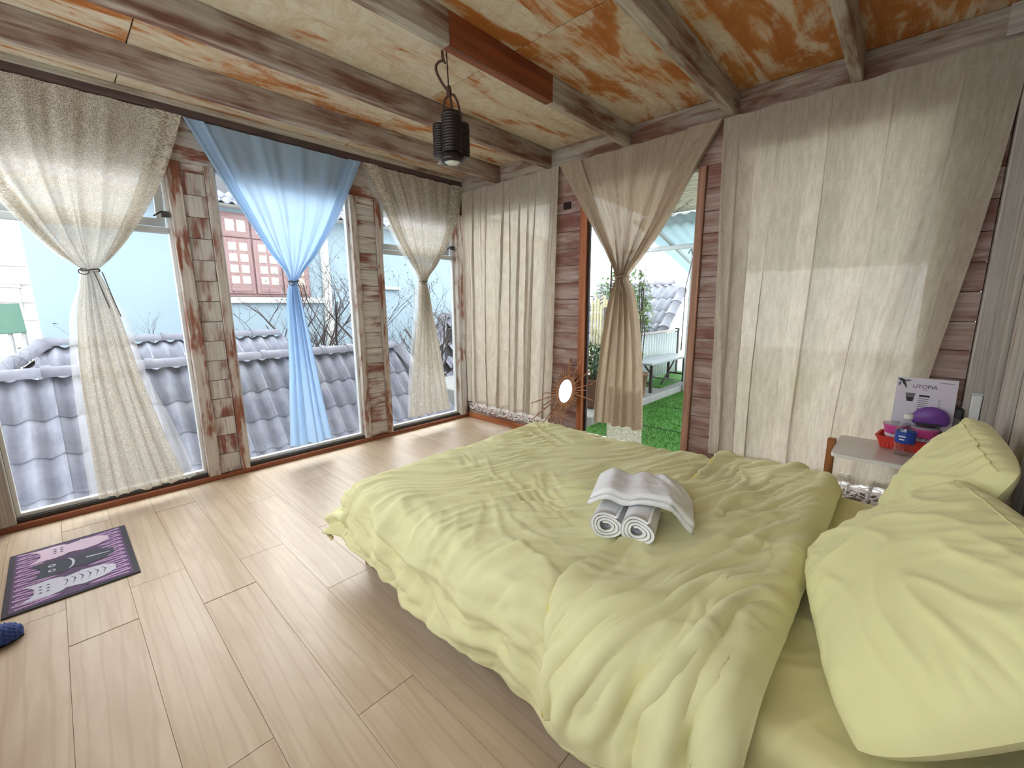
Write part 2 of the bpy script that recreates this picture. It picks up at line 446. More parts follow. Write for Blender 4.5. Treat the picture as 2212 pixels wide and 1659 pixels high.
def window(name, y0, y1, hopper, xg=-.055):
    w = struct(name, (xg, (y0 + y1) / 2, .06))
    fw = .02
    z0, z1 = .058, WTOP
    box('frame', (xg - .02, y0, z0), (xg + .02, y0 + fw, z1), M['whiteframe'], w)
    box('frame', (xg - .02, y1 - fw, z0), (xg + .02, y1, z1), M['whiteframe'], w)
    box('frame', (xg - .02, y0 + fw, z0), (xg + .02, y1 - fw, z0 + .022), M['whiteframe'], w)
    box('frame', (xg - .02, y0 + fw, z1 - fw), (xg + .02, y1 - fw, z1), M['whiteframe'], w)
    if hopper:
        zr = 1.735
        box('transom_rail', (xg - .03, y0 + fw, zr), (xg + .03, y1 - fw, zr + .035), M['greyframe'], w)
        box('pane', (xg - .002, y0 + fw, z0 + .022), (xg + .002, y1 - fw, zr), M['glass'], w, 0)
        # top hung sash, tilted a little outwards
        sash = empty('hopper_sash', (xg, (y0 + y1) / 2, z1 - fw - .006), (0, R(6), 0)); COL.objects.unlink(sash); link(sash, w)
        H = z1 - fw - .006 - zr - .045; L = (y1 - y0) / 2 - fw - .004
        for nm, lo, hi in (('sash_rail', (-.014, -L, -.045), (.014, L, 0)), ('sash_rail', (-.014, -L, -H), (.014, L, -H + .05)),
                           ('sash_stile', (-.014, -L, -H + .05), (.014, -L + .045, -.045)), ('sash_stile', (-.014, L - .045, -H + .05), (.014, L, -.045))):
            bm = bmesh.new(); c = [(a + b) / 2 for a, b in zip(lo, hi)]; d = [b - a for a, b in zip(lo, hi)]
            bm_box(bm, c, d, None, .002)
            o = bmobj(nm, bm, M['greyframe']); o.parent = sash
        bm = bmesh.new(); bm_box(bm, (0, 0, -H / 2), (.004, 2 * L - .09, H - .09)); o = bmobj('sash_pane', bm, M['glass']); o.parent = sash
        tube('stay_latch', [(xg + .02, y1 - .03, zr + .12), (xg + .045, y1 - .05, zr + .13), (xg + .03, y1 - .09, zr + .10)], .005, M['metal'], w, 6)
        box('latch_block', (xg + .02, y1 - .05, zr + .1), (xg + .05, y1 - .01, zr + .135), M['darkgap'], w)
    else:
        box('pane', (xg - .002, y0 + fw, z0 + .022), (xg + .002, y1 - fw, z1 - fw), M['glass'], w, 0)
    return w
window('window_1', -3.43, -2.505, True)
window('window_2', -2.24, -1.272, False)
window('window_3', -.985, -.115, True)

# ------------------------------------------------------------------ back wall with glazed door
wb = struct('wall_back', (2, 0, 0))
box('header_beam', (.013, -.034, 2.405), (WX - .001, .10, ZC - .001), M['beam_dark'], wb, .004)
box('header_board', (.013, -.004, 2.16), (3.78, .09, 2.404), M['wallB'], wb)
box('header_block', (3.785, -.05, 2.42), (WX - .002, -.0345, ZC - .002), M['greybatten'], wb)
box('floor_trim', (.03, -.022, 0), (1.50, -.001, .055), M['orange_wood'], wb, .003)
box('floor_trim', (2.50, -.022, 0), (WX - .1, -.001, .055), M['redtrim'], wb, .003)
def bpanel(x0, x1, zt=2.16, mat=None, zb=.0):
    box('backing_board', (x0, .086, zb), (x1, .095, zt), M['headdark'], wb, 0)
    z = zb
    while z < zt - .01:
        h = .145 + rng.uniform(-.004, .004); z1 = min(z + h, zt)
        ox = rng.uniform(-.002, .003)
        box('plank', (x0 + .001, -.001 + ox, z + .0015), (x1 - .001, .085, z1 - .0015), mat or M['wallB'], wb, .002); z = z1
bpanel(1.20, 1.505)
box('batten', (1.507, -.022, 0), (1.558, .085, 2.16), M['orange_wood'], wb, .003)
box('batten', (2.455, -.022, 0), (2.505, .085, 2.16), M['battenB'], wb, .003)
bpanel(2.507, 2.735)
bpanel(3.70, 3.865, 2.404)
box('corner_post', (3.867, -.075, 0), (WX - .002, .085, 2.40), M['greybatten'], wb, .004)
box('latch_plate', (1.33, -.016, 2.055), (1.40, -.004, 2.11), M['metal'], wb)
def bwindow(name, x0, x1, z0=.10, yg=.045):
    w = struct(name, ((x0 + x1) / 2, yg, z0)); fw = .045
    box('frame', (x0, yg - .03, z0), (x0 + fw, yg + .03, 2.16), M['wallB'], w)
    box('frame', (x1 - fw, yg - .03, z0), (x1, yg + .03, 2.16), M['wallB'], w)
    box('frame', (x0 + fw, yg - .03, z0), (x1 - fw, yg + .03, z0 + .04), M['wallB'], w)
    box('pane', (x0 + fw, yg - .002, z0 + .04), (x1 - fw, yg + .002, 2.16), M['glass'], w, 0)
bwindow('window_4', .015, 1.20)
box('plank', (.03, 0, .0), (1.20, .085, .10), M['wallB'], wb, .002)
bwindow('window_5', 2.735, 3.70)
box('plank', (2.735, 0, .0), (3.70, .085, .10), M['wallB'], wb, .002)
d1 = struct('door_1', (2.0, .04, .1))
box('sill', (1.559, -.01, 0), (2.454, .085, .10), M['whiteframe'], d1)
box('glass_edge', (1.559, .03, .10), (1.578, .05, 2.16), M['darkgap'], d1)
box('pane', (1.579, .036, .10), (2.44, .044, 2.16), M['glass'], d1, 0)
tube('cable', [(1.575, .025, z) for z in np.linspace(.1, 2.15, 12)], .006, M['metal'], d1, 6)

# ------------------------------------------------------------------ right wall and front wall
wr = struct('wall_right', (WX, -1.8, 0))
y = 0.0; k = 0
while y > YF:
    y1 = max(YF, y - (.205 if k else .10))
    box('board', (WX, y1 + .001, 0), (WX + .05, y - .001, ZC - .001), M['wallC'], wr, .002)
    if k in (0, 1, 3, 5, 7, 9, 11, 13, 15): box('batten', (WX - .022, y1 - .022, 0), (WX - .0005, y1 + .024, ZC - .002), M['greybatten'], wr, .002)
    y = y1; k += 1
wf = struct('wall_front', (2, YF, 0))
box('header_board', (0, YF - .1, 2.19), (WX, YF - .002, ZC - .001), M['wallA'], wf)
box('sill_rail', (0, YF - .1, 0), (WX, YF - .002, .9), M['wallA'], wf)
for x in (.02, 1.32, 2.62, 3.88):
    box('post', (x - .05, YF - .09, .9), (x + .06, YF - .002, 2.19), M['battenA'], wf)
for i, (x0, x1) in enumerate(((.08, 1.27), (1.38, 2.57), (2.68, 3.83))):  # unseen windows added behind the camera to let in sky light as fill
    w = struct('window_%d' % (6 + i), ((x0 + x1) / 2, YF - .05, .35))
    box('pane', (x0, YF - .052, .9), (x1, YF - .048, 2.19), M['glass'], w, 0)

# ------------------------------------------------------------------ curtains
def onwall(wall, s, n, z):
    if wall == 'A': return np.stack([n, s, z], -1)
    return np.stack([s, -n, z], -1)
def interp_smooth(v, xs, ys_):
    """monotone cubic (pchip-like) interpolation through control points"""
    xs = np.asarray(xs, float); ys_ = np.asarray(ys_, float)
    d = np.diff(ys_) / np.diff(xs); m = np.zeros_like(xs)
    m[0], m[-1] = d[0], d[-1]
    for i in range(1, len(xs) - 1):
        m[i] = 0 if d[i - 1] * d[i] <= 0 else 2 * d[i - 1] * d[i] / (d[i - 1] + d[i])
    i = np.clip(np.searchsorted(xs, v) - 1, 0, len(xs) - 2)
    h = xs[i + 1] - xs[i]; t = (v - xs[i]) / h
    return (2 * t**3 - 3 * t**2 + 1) * ys_[i] + (t**3 - 2 * t**2 + t) * h * m[i] + (-2 * t**3 + 3 * t**2) * ys_[i + 1] + (t**3 - t**2) * h * m[i + 1]
def tied_grid(wall, left, right, n0, folds=6, seed=1, nu=150, nv=190, amp=1.0, zb_l=None, bulge=.03, wide=1.0, tie=1.48):
    """left/right: lists of (z, s) from the top down; cloth gathered where they pinch"""
    zt = left[0][0]; zb = left[-1][0]
    v = np.linspace(0, 1, nv); z = zt + (zb - zt) * v
    L = interp_smooth(-z, [-p[0] for p in left], [p[1] for p in left]); Rr = interp_smooth(-z, [-p[0] for p in right], [p[1] for p in right])
    u = np.linspace(0, 1, nu)
    U, V = np.meshgrid(u, v, indexing='ij'); Z = zt + (zb - zt) * V
    w = (Rr - L)[None, :]; w0 = w[0, 0]
    g = 1 - np.clip(w / max(w0, 1e-6), 0, 1)                     # how gathered
    ph = 2 * PI * folds * (U + .05 * pn(U * 4, V * 1.2, seed)) + seed
    wave = np.sin(ph) + .35 * np.sin(2.3 * ph + 1.7 * seed)
    near = np.exp(-((Z - tie) / .10) ** 2)
    a = amp * (.006 + .024 * g ** 1.3) * (1 - .45 * near)
    N = n0 + a * wave + bulge * np.sqrt(np.clip(1 - (2 * U - 1) ** 2, 0, 1)) * np.clip(g * 1.2, 0, 1)
    fine = pn(U * 26 + seed, V * 5, seed + 3) * .004 * (.3 + g)
    N = N + fine
    s = L[None, :] + w * (U + .012 * np.sin(ph * 1.0 + 1.2) * g)
    N = np.maximum(N, n0 - .028)
    Zz = Z + .006 * np.sin(ph * .5) * sst(V, .9, 1)
    P_ = onwall(wall, s, N, Zz)
    uv = np.stack([U * w0 * wide, V * (zt - zb)], -1)
    return P_, uv
def tie_cord(wall, s, n, z, w, parent, mat, tail=.35, seed=0):
    pts = []
    for k in range(25):
        a = 2 * PI * k / 24
        pts.append(tuple(onwall(wall, np.array(s + (w + .006) * math.cos(a)), np.array(n + (.042) * math.sin(a) + .012), np.array(z + .006 * math.sin(a * 2))).tolist()))
    tube('tie_cord', pts, .0042, mat, parent, 6)
    for j in range(2):
        q = []
        for k in range(9):
            t = k / 8
            q.append(tuple(onwall(wall, np.array(s + (.015 + .03 * j + .05 * t) * (1 if j else .8)), np.array(n + .062 + .012 * math.sin(t * 6 + j)), np.array(z - tail * t * (1 if j else .8) - .01)).tolist()))
        tube('cord_tail', q, .003, mat, parent, 5)
    lp = [tuple(onwall(wall, np.array(s - .03 - .022 * math.sin(a)), np.array(n + .06), np.array(z - .012 + .016 * math.cos(a))).tolist()) for a in np.linspace(0, 2 * PI, 13)]
    tube('bow_loop', lp, .003, mat, parent, 5)

def edge_folds(wall, left, right, n0, mat, parent, seed, tie, wd=.13, off=.02):
    """turned-over side borders of a tied curtain, from the rail down to the knot"""
    lz = [p for p in left if p[0] >= tie - .002]; rz = [p for p in right if p[0] >= tie - .002]
    for k in range(2):
        a = [(z, l - .004 if k == 0 else r - (r - l) * wd) for (z, l), (_, r) in zip(lz, rz)]
        b = [(z, l + (r - l) * wd if k == 0 else r + .004) for (z, l), (_, r) in zip(lz, rz)]
        Pq, uq = tied_grid(wall, a, b, n0 + off, 1, seed + k, nu=16, nv=110, bulge=.012, amp=.6, tie=tie)
        grid('edge_fold', Pq, mat, parent, uq * np.array([.3, 1.0]))
# lace curtain by the mat
c1 = empty('lace_curtain', (.05, -2.93, .08), label='cream lace curtain tied at the waist on the window beside the doormat', cat='curtain', group='tied curtains')
Lf = [(2.455, -3.44), (2.1, -3.36), (1.75, -3.19), (1.56, -3.06), (1.478, -2.975), (1.40, -2.990), (1.2, -3.03), (.85, -3.065), (.45, -3.08), (.085, -3.09)]
Rf = [(2.455, -2.395), (2.1, -2.52), (1.75, -2.70), (1.56, -2.83), (1.478, -2.905), (1.40, -2.885), (1.2, -2.845), (.85, -2.80), (.45, -2.73), (.085, -2.655)]
Pg, uv = tied_grid('A', Lf, Rf, .055, 6, 1, wide=1.0); grid('lace_panel', Pg, M['lace'], c1, uv)
Lf2 = [(z, s - (.03 if z < 1.3 else .006)) for z, s in Lf]; Rf2 = [(z, s + (.075 if z < .5 else .04 if z < 1.3 else .004)) for z, s in Rf]
Lf2[0] = (2.455, -3.44); Rf2[0] = (2.455, -2.40)
Pg, uv = tied_grid('A', Lf2, Rf2, .034, 5, 4); grid('sheer_lining', Pg, M['tulle'], c1, uv)
edge_folds('A', Lf, Rf, .055, M['lace'], c1, 31, 1.478)
tie_cord('A', -2.94, .062, 1.472, .035, c1, M['cord'], .26)
# blue voile
c2 = empty('voile_curtain', (.05, -1.81, .12), label='pale blue voile curtain tied at the waist between two plank panels', cat='curtain', group='tied curtains')
Lf = [(2.45, -2.385), (2.1, -2.205), (1.9, -2.095), (1.65, -1.955), (1.52, -1.865), (1.449, -1.84), (1.36, -1.86), (1.15, -1.885), (.9, -1.90), (.5, -1.935), (.13, -1.965)]
Rf = [(2.45, -1.18), (2.1, -1.35), (1.9, -1.46), (1.65, -1.63), (1.52, -1.74), (1.449, -1.785), (1.36, -1.775), (1.15, -1.745), (.9, -1.715), (.5, -1.665), (.13, -1.615)]
Pg, uv = tied_grid('A', Lf, Rf, .055, 5, 2, bulge=.02); grid('voile_panel', Pg, M['blue'], c2, uv)
edge_folds('A', Lf, Rf, .055, M['blue'], c2, 33, 1.449, .09)
tie_cord('A', -1.812, .06, 1.446, .028, c2, M['cord'], .2)
# lace by the corner
c3 = empty('lace_curtain', (.05, -.59, .14), label='cream lace curtain tied at the waist in the window next to the room corner', cat='curtain', group='tied curtains')
Lf = [(2.455, -1.16), (2.15, -.99), (1.9, -.87), (1.65, -.71), (1.55, -.645), (1.496, -.625), (1.42, -.64), (1.2, -.665), (.85, -.72), (.5, -.775), (.15, -.81)]
Rf = [(2.455, -.045), (2.15, -.13), (1.9, -.25), (1.65, -.43), (1.55, -.525), (1.496, -.56), (1.42, -.545), (1.2, -.51), (.85, -.435), (.5, -.365), (.15, -.305)]
Pg, uv = tied_grid('A', Lf, Rf, .055, 6, 3, tie=1.496); grid('lace_panel', Pg, M['lace'], c3, uv)
Lf2 = [(z, s - .02) for z, s in Lf]; Rf2 = [(z, s + .02) for z, s in Rf]; Rf2[0] = (2.455, -.04)
Pg, uv = tied_grid('A', Lf2, Rf2, .034, 5, 6, tie=1.496); grid('sheer_lining', Pg, M['tulle'], c3, uv)
edge_folds('A', Lf, Rf, .055, M['lace'], c3, 35, 1.496)
tie_cord('A', -.592, .06, 1.49, .033, c3, M['cord'], .12)
# linen in the glass door
c4 = empty('linen_curtain', (1.95, -.05, .1), label='tan linen curtain tied at the waist across the glass door', cat='curtain', group='tied curtains')
Lf = [(2.40, 1.335), (2.1, 1.52), (1.83, 1.69), (1.6, 1.835), (1.51, 1.885), (1.465, 1.897), (1.38, 1.87), (1.2, 1.82), (.9, 1.765), (.5, 1.715), (.27, 1.705)]
Rf = [(2.40, 2.60), (2.1, 2.42), (1.83, 2.26), (1.6, 2.085), (1.51, 2.01), (1.465, 1.985), (1.38, 2.02), (1.2, 2.07), (.9, 2.115), (.5, 2.145), (.27, 2.155)]
Pg, uv = tied_grid('B', Lf, Rf, .06, 5, 5, amp=1.35, tie=1.465); grid('linen_panel', Pg, M['linen_tan'], c4, uv)
Pg, uv = tied_grid('B', [(.60, 1.83), (.3, 1.835), (.09, 1.84)], [(.60, 2.13), (.3, 2.15), (.09, 2.16)], .035, 4, 8, nu=60, nv=50)
o = grid('lace_hem', Pg, M['lace'], c4, uv); o['label'] = 'off white lace hem below the linen'
edge_folds('B', Lf, Rf, .06, M['linen_tan'], c4, 37, 1.465, .16, .026)
tie_cord('B', 1.94, .066, 1.462, .046, c4, M['linen_tan'], .2)

def hung_grid(wall, top, bot, zt, zb, n0, seed, nu=220, nv=120, edgeR=None, wav=1.0, zslope=0.0, k=7, pleat=1.0):
    u = np.linspace(0, 1, nu); v = np.linspace(0, 1, nv); U, V = np.meshgrid(u, v, indexing='ij')
    L = top[0] + (bot[0] - top[0]) * V; Rr = top[1] + (bot[1] - top[1]) * V
    if edgeR is not None: Rr = interp_smooth(V, [p[0] for p in edgeR], [p[1] for p in edgeR])
    w0 = top[1] - top[0]
    uw = U + .045 * pn(U * 5 + seed, V * .6, seed)
    ph = 2 * PI * k * uw
    wave = np.sin(ph + seed) * (.5 + .8 * pn(U * 3 + 9, V * .5, seed + 1) ** 2 * 2)
    sharp = np.abs(pn(uw * k * .9 + 3, V * .35 + seed, seed + 2)); crease = np.exp(-(sharp / .05) ** 2)
    amp = wav * (.007 + .024 * sst(V, .0, .45) + .012 * V)
    N = n0 + amp * wave + .022 * crease * (.4 + .6 * V) * wav + .004 * pn(U * 30, V * 26, seed + 5) * V + .006 * pn(U * 9, V * 6, seed + 6)
    N = np.maximum(N, .012)
    s = L + (Rr - L) * (U + .008 * np.cos(ph + seed) + pleat * (.42 / k) * .5 * np.sin(2 * (ph + seed)) * np.clip(.6 + pn(U * 4 + 2, V * .4, seed + 8), 0, 1) * np.sin(PI * np.clip(U * 12, 0, .5)) * np.sin(PI * np.clip((1 - U) * 12, 0, .5)))
    Z = zt + (zb - zt) * V + zslope * U * V + .012 * np.sin(ph * .5) * sst(V, .88, 1) - .014 * sst(V, 0, .02) * 0
    Z = Z + .003 * np.sin(U * 2 * PI * 5) * (1 - sst(V, 0, .1))
    return onwall(wall, s, N, Z), np.stack([U * w0, V * (zt - zb)], -1)
c5 = empty('linen_curtain', (.65, -.05, .15), label='cream linen curtain hanging straight in the room corner beside the sunburst mirror', cat='curtain', group='straight linen curtains')
Pg, uv = hung_grid('B', (.085, 1.325), (.09, 1.245), 2.395, .20, .065, 3, k=6, wav=1.0); grid('linen_panel', Pg, M['linen'], c5, uv)
Pg, uv = hung_grid('B', (.10, 1.20), (.10, 1.19), .24, .105, .045, 3, nv=24, k=6); grid('lace_hem', Pg, M['lace_hem'], c5, uv)
c6 = empty('linen_curtain', (3.2, -.05, .15), label='wide cream linen curtain hanging behind the bedside table', cat='curtain', group='straight linen curtains')
Pg, uv = hung_grid('B', (2.60, 3.865), (2.665, 3.66), 2.40, .205, .065, 6, nu=300, nv=170, edgeR=[(0, 3.865), (.2, 3.84), (.4, 3.80), (.55, 3.76), (.72, 3.715), (.85, 3.69), (1, 3.68)], k=5, wav=.75, pleat=.45)
grid('linen_panel', Pg, M['linen'], c6, uv)
Pg, uv = hung_grid('B', (2.73, 3.66), (2.73, 3.66), .25, .10, .045, 6, nv=24, k=8); grid('lace_hem', Pg, M['lace_hem'], c6, uv)

# ------------------------------------------------------------------ bed
BX0, BX1, BY0, BY1, BZ = 1.78, 3.90, -2.24, -.76, .375
bed = empty('bed', (2.85, -1.5, 0), label='low dark wooden double bed frame under the yellow bedding', cat='bed')
for x in (BX0, BX1 - .07):
    for y in (BY0, BY1 - .07):
        box('leg', (x, y, 0), (x + .07, y + .07, .19), M['bedwood'], bed, .004)
box('side_rail', (BX0 + .02, BY0 + .015, .10), (BX1 - .02, BY0 + .045, .20), M['bedwood'], bed, .003)
box('side_rail', (BX0 + .02, BY1 - .045, .10), (BX1 - .02, BY1 - .015, .20), M['bedwood'], bed, .003)
box('foot_rail', (BX0 + .015, BY0 + .07, .10), (BX0 + .045, BY1 - .07, .20), M['bedwood'], bed, .003)
for i in range(12):
    x = BX0 + .1 + i * .16
    box('slat', (x, BY0 + .05, .185), (x + .07, BY1 - .05, .20), M['bedwood'], bed, .002)
# mattress wearing its fitted sheet
def soft_box(name, lo, hi, r, mat, parent=None, seg=6, wr=0.0):
    bm = bmesh.new(); c = [(a + b) / 2 for a, b in zip(lo, hi)]; d = [b - a for a, b in zip(lo, hi)]
    bmesh.ops.create_cube(bm, size=1.0); bmesh.ops.scale(bm, vec=d, verts=bm.verts)
    bmesh.ops.bevel(bm, geom=list(bm.edges), offset=r, segments=seg, affect='EDGES', profile=.5)
    bmesh.ops.translate(bm, vec=c, verts=bm.verts)
    return bmobj(name, bm, mat, parent, True)
mt = empty('mattress', (2.85, -1.5, .2), label='mattress in a yellow fitted sheet showing between duvet and pillows', cat='mattress')
soft_box('mattress_core', (BX0 + .01, BY0 + .01, .202), (BX1 - .01, BY1 - .01, BZ - .012), .04, M['mattress'], mt)
def drape(xs, bs, xf, yn, yf, ztop, r, flare=.10, hang_noise=0.02, seed=0):
    A_, B_ = np.meshgrid(xs, bs, indexing='ij')
    dx = np.clip(xf - A_, 0, None); dn = np.clip(yn - B_, 0, None); df = np.clip(B_ - yf, 0, None)
    ox = -dx; oy = df - dn
    d = np.sqrt(ox ** 2 + oy ** 2) + 1e-9
    cap = r * PI / 2; t = np.clip(d / r, 0, PI / 2); ex = np.clip(d - cap, 0, None)
    out = r * np.sin(t) + flare * ex; down = r * (1 - np.cos(t)) + math.sqrt(1 - flare ** 2) * ex
    X = np.clip(A_, xf, None) + ox / d * out; Y = np.clip(B_, yn, yf) + oy / d * out
    return A_, B_, d, ex, np.stack([X, Y, np.full_like(X, ztop) - down], -1)
def ridged(x, y, seed, p=2.2):
    return np.clip(1 - 1.9 * np.abs(pn(x, y, seed)), 0, 1) ** p
def blur(a, n=2):
    for _ in range(n):
        p = np.pad(a, 2, mode='edge')
        a = (p[:-4, 2:-2] + 4 * p[1:-3, 2:-2] + 6 * p[2:-2, 2:-2] + 4 * p[3:-1, 2:-2] + p[4:, 2:-2]) / 16
        p = np.pad(a, 2, mode='edge')
        a = (p[2:-2, :-4] + 4 * p[2:-2, 1:-3] + 6 * p[2:-2, 2:-2] + 4 * p[2:-2, 3:-1] + p[2:-2, 4:]) / 16
    return a
# fitted sheet
xs = np.linspace(2.9, BX1 + .0, 130); bs = np.linspace(BY0 - .16, BY1 + .16, 190)
A_, B_, d, ex, Pg = drape(xs, bs, BX0, BY0 + .03, BY1 - .03, BZ, .04, .0)
w = .006 * ridged((A_ * .9 + B_ * .35) * 3.2, (B_ - A_ * .5) * 7, 21) * sst(d, .1, 0) + .004 * pn(A_ * 5, B_ * 5, 22)
w = w + .012 * ridged(A_ * 2 + B_ * 2.0, (B_ * .8 - A_ * 1.2) * 4.0, 25, 3) * np.exp(-((B_ + 2.1) / .35) ** 2)
Pg = Pg + normals(Pg) * w[..., None]
grid('fitted_sheet', Pg, M['sheet'], mt)

duvet = empty('duvet', (2.6, -1.5, .38), label='rumpled pale yellow duvet spread over the foot of the bed', cat='duvet')
DZ = .415
xs = np.linspace(1.78 - .29, 3.475, 430); bs = np.linspace(-2.25 - .30, -.82 + .17, 410)
A_, B_, d, ex, Pg = drape(xs, bs, 1.82, -2.17, -.88, DZ, .12, .14)
def creases(A_, B_, seed=0):
    wx = .10 * pn(A_ * 2.2, B_ * 2.2, 31 + seed); wy = .10 * pn(A_ * 2.2 + 7, B_ * 2.2, 32 + seed)
    a2 = A_ + wx; b2 = B_ + wy
    t = a2 * .5 + b2 * .87; n = a2 * .87 - b2 * .5
    m1 = .35 + .9 * np.clip(pn(A_ * 1.7, B_ * 1.7, 34 + seed) + .45, 0, 1)
    w = .010 * ridged(t * 1.5, n * 9.5, 33 + seed, 2.0) * m1
    w = w + .0085 * ridged(t * 2.2 + 5, n * 17, 35 + seed, 1.8) * np.clip(pn(A_ * 2.1 + 4, B_ * 2.1, 36 + seed) + .6, 0, 1)
    w = w + .0042 * ridged(t * 4.0 + 9, n * 33, 47 + seed, 1.6) * np.clip(pn(A_ * 2.6 + 1, B_ * 2.6, 48 + seed) + .6, 0, 1)
    t2 = a2 * .95 - b2 * .3; n2 = a2 * .3 + b2 * .95
    w = w + .007 * ridged(t2 * 2.6, n2 * 15, 38 + seed, 2.2) * np.clip(pn(A_ * 1.4 + 2, B_ * 1.6 + 5, 39 + seed) + .25, 0, 1)
    return w
w = 1.75 * creases(A_, B_) * (1 - .8 * sst(A_, 2.86, 3.0)) + .010 * pn(A_ * 3, B_ * 3, 40)
# gathered folds on the hanging sides
side = sst(d, .02, .22)
peri = np.where(B_ < -2.21, A_, 0) + np.where(A_ < 1.80, B_, 0)
fold = np.sin(2 * PI * (peri * 4.3 + .5 * pn(A_ * 2.4, B_ * 2.4, 41)))
swag = B_ + .05 * pn(A_ * 3, B_ * 2, 49)
w = w * (1 - .6 * side) + side * (.009 * fold + .024 * ridged(A_ * 1.9 + .4 * B_, swag * 8.5 + A_ * 1.6, 42, 1.5) + .007 * ridged(A_ * 3.2, swag * 15 - A_ * 3.0, 46, 1.6) + .016 * pn(A_ * 3, B_ * 3, 43))
# swags where the near side sags
w = w + .020 * ridged((A_ - B_ * .2) * 2.2, (B_ + A_ * .22) * 6.5, 44, 1.8) * sst(B_, -2.0, -2.35)
nr = normals(Pg); w = blur(w, 1) * (1 - .7 * np.exp(-((A_ - 2.9) / .16) ** 2 - ((B_ + 1.80) / .2) ** 2))
Pg = Pg + nr * w[..., None]
corner = sst(np.clip(1.80 - A_, 0, 9) * np.clip(-2.21 - B_, 0, 9), .0, .05)
Pg[..., 0] -= .05 * corner; Pg[..., 1] -= .04 * corner; Pg[..., 2] += .03 * corner
Pg[..., 2] += .020 * pn(A_ * 2.2, B_ * .5, 45) * side
Pg[..., 2] = DZ - (DZ - Pg[..., 2]) * (1 - .24 * side * sst(A_, 2.35, 1.75))
Pg[..., 2] -= .022 * sst(A_, 2.92, 3.03)
Pg[..., 2] = np.maximum(Pg[..., 2], .05)
grid('duvet_body', Pg, M['duvet'], duvet, solid=.010)
# turned-back flap
xs = np.linspace(2.99, 3.485, 180); bs = np.linspace(-2.20 - .34, -.86 + .17, 420)
A_, B_, d, ex, Pg = drape(xs, bs, 1.0, -2.19, -.865, DZ + .042, .125, .10)
# rolled crease at the head side and lifted hem at the other
Pg[..., 2] -= .050 * sst(A_, 3.41, 3.485) ** 1.5
Pg[..., 0] -= .02 * sst(A_, 3.47, 3.50) * 0
t = A_ * .75 + B_ * .66; n = A_ * .66 - B_ * .75
wx = .09 * pn(A_ * 2.6, B_ * 2.6, 51)
w = .016 * ridged((B_ * .97 + A_ * .2 + wx) * 1.6, (A_ - B_ * .30 + wx) * 10.5, 52, 2.3) * (.35 + np.clip(pn(A_ * 2, B_ * 1.5, 53) + .55, 0, 1)) + .007 * ridged((A_ * .8 + B_ * .6 + wx) * 2.6, (B_ * .8 - A_ * .6) * 12, 61, 2.4) * np.clip(pn(A_ * 3, B_ * 2.2, 62) + .5, 0, 1)
w = w + .008 * ridged((B_ + wx) * 2.6, (A_ + wx - B_ * .22) * 23, 54, 2.0) * np.clip(pn(A_ * 2.5 + 3, B_ * 2, 55) + .5, 0, 1) + .012 * pn(A_ * 4, B_ * 3, 56)
w = 1.55 * w * sst(A_, 3.485, 3.38) + .004
side = sst(d, .02, .22)
w = w + side * (.024 * np.sin(2 * PI * (A_ * 5.5 + .6 * pn(A_ * 3, B_ * 3, 57))) * sst(A_, 2.98, 3.08) + .02 * ridged(A_ * 7, B_ * 4, 58, 1.6)) * sst(A_, 3.485, 3.40)
w = blur(w, 1) * (1 - .9 * np.exp(-((A_ - 3.02) / .15) ** 2 - ((B_ + 1.80) / .22) ** 2))
Pg = Pg + normals(Pg) * w[..., None]
hem = sst(A_, 3.06, 2.995)
Pg[..., 2] += .016 * hem * (1 - side) * (1 - np.exp(-((B_ + 1.80) / .25) ** 2))
Pg[..., 0] += hem * (.012 * np.sin(B_ * 9) + .02 * pn(B_ * 2.2, A_ * 0 + 1, 59)) + side * hem * .03
Pg[..., 1] -= side * .02
Pg[..., 2] += side * .02 * pn(A_ * 5, B_ * 0, 60)
flap = grid('turned_back_flap', Pg, M['duvet'], duvet, solid=.020)
bm = bmesh.new(); bm_tube(bm, [tuple(p) for p in (Pg[0, ::3] + np.array([.0, 0, -.003]))], .012, 8); bmobj('hem', bm, M['hem'], flap, True)
bm = bmesh.new(); bm_tube(bm, [tuple(p) for p in (Pg[9, ::3] + np.array([0, 0, .0005]))], .0032, 6); bmobj('hem_stitch', bm, M['hem'], flap, True)

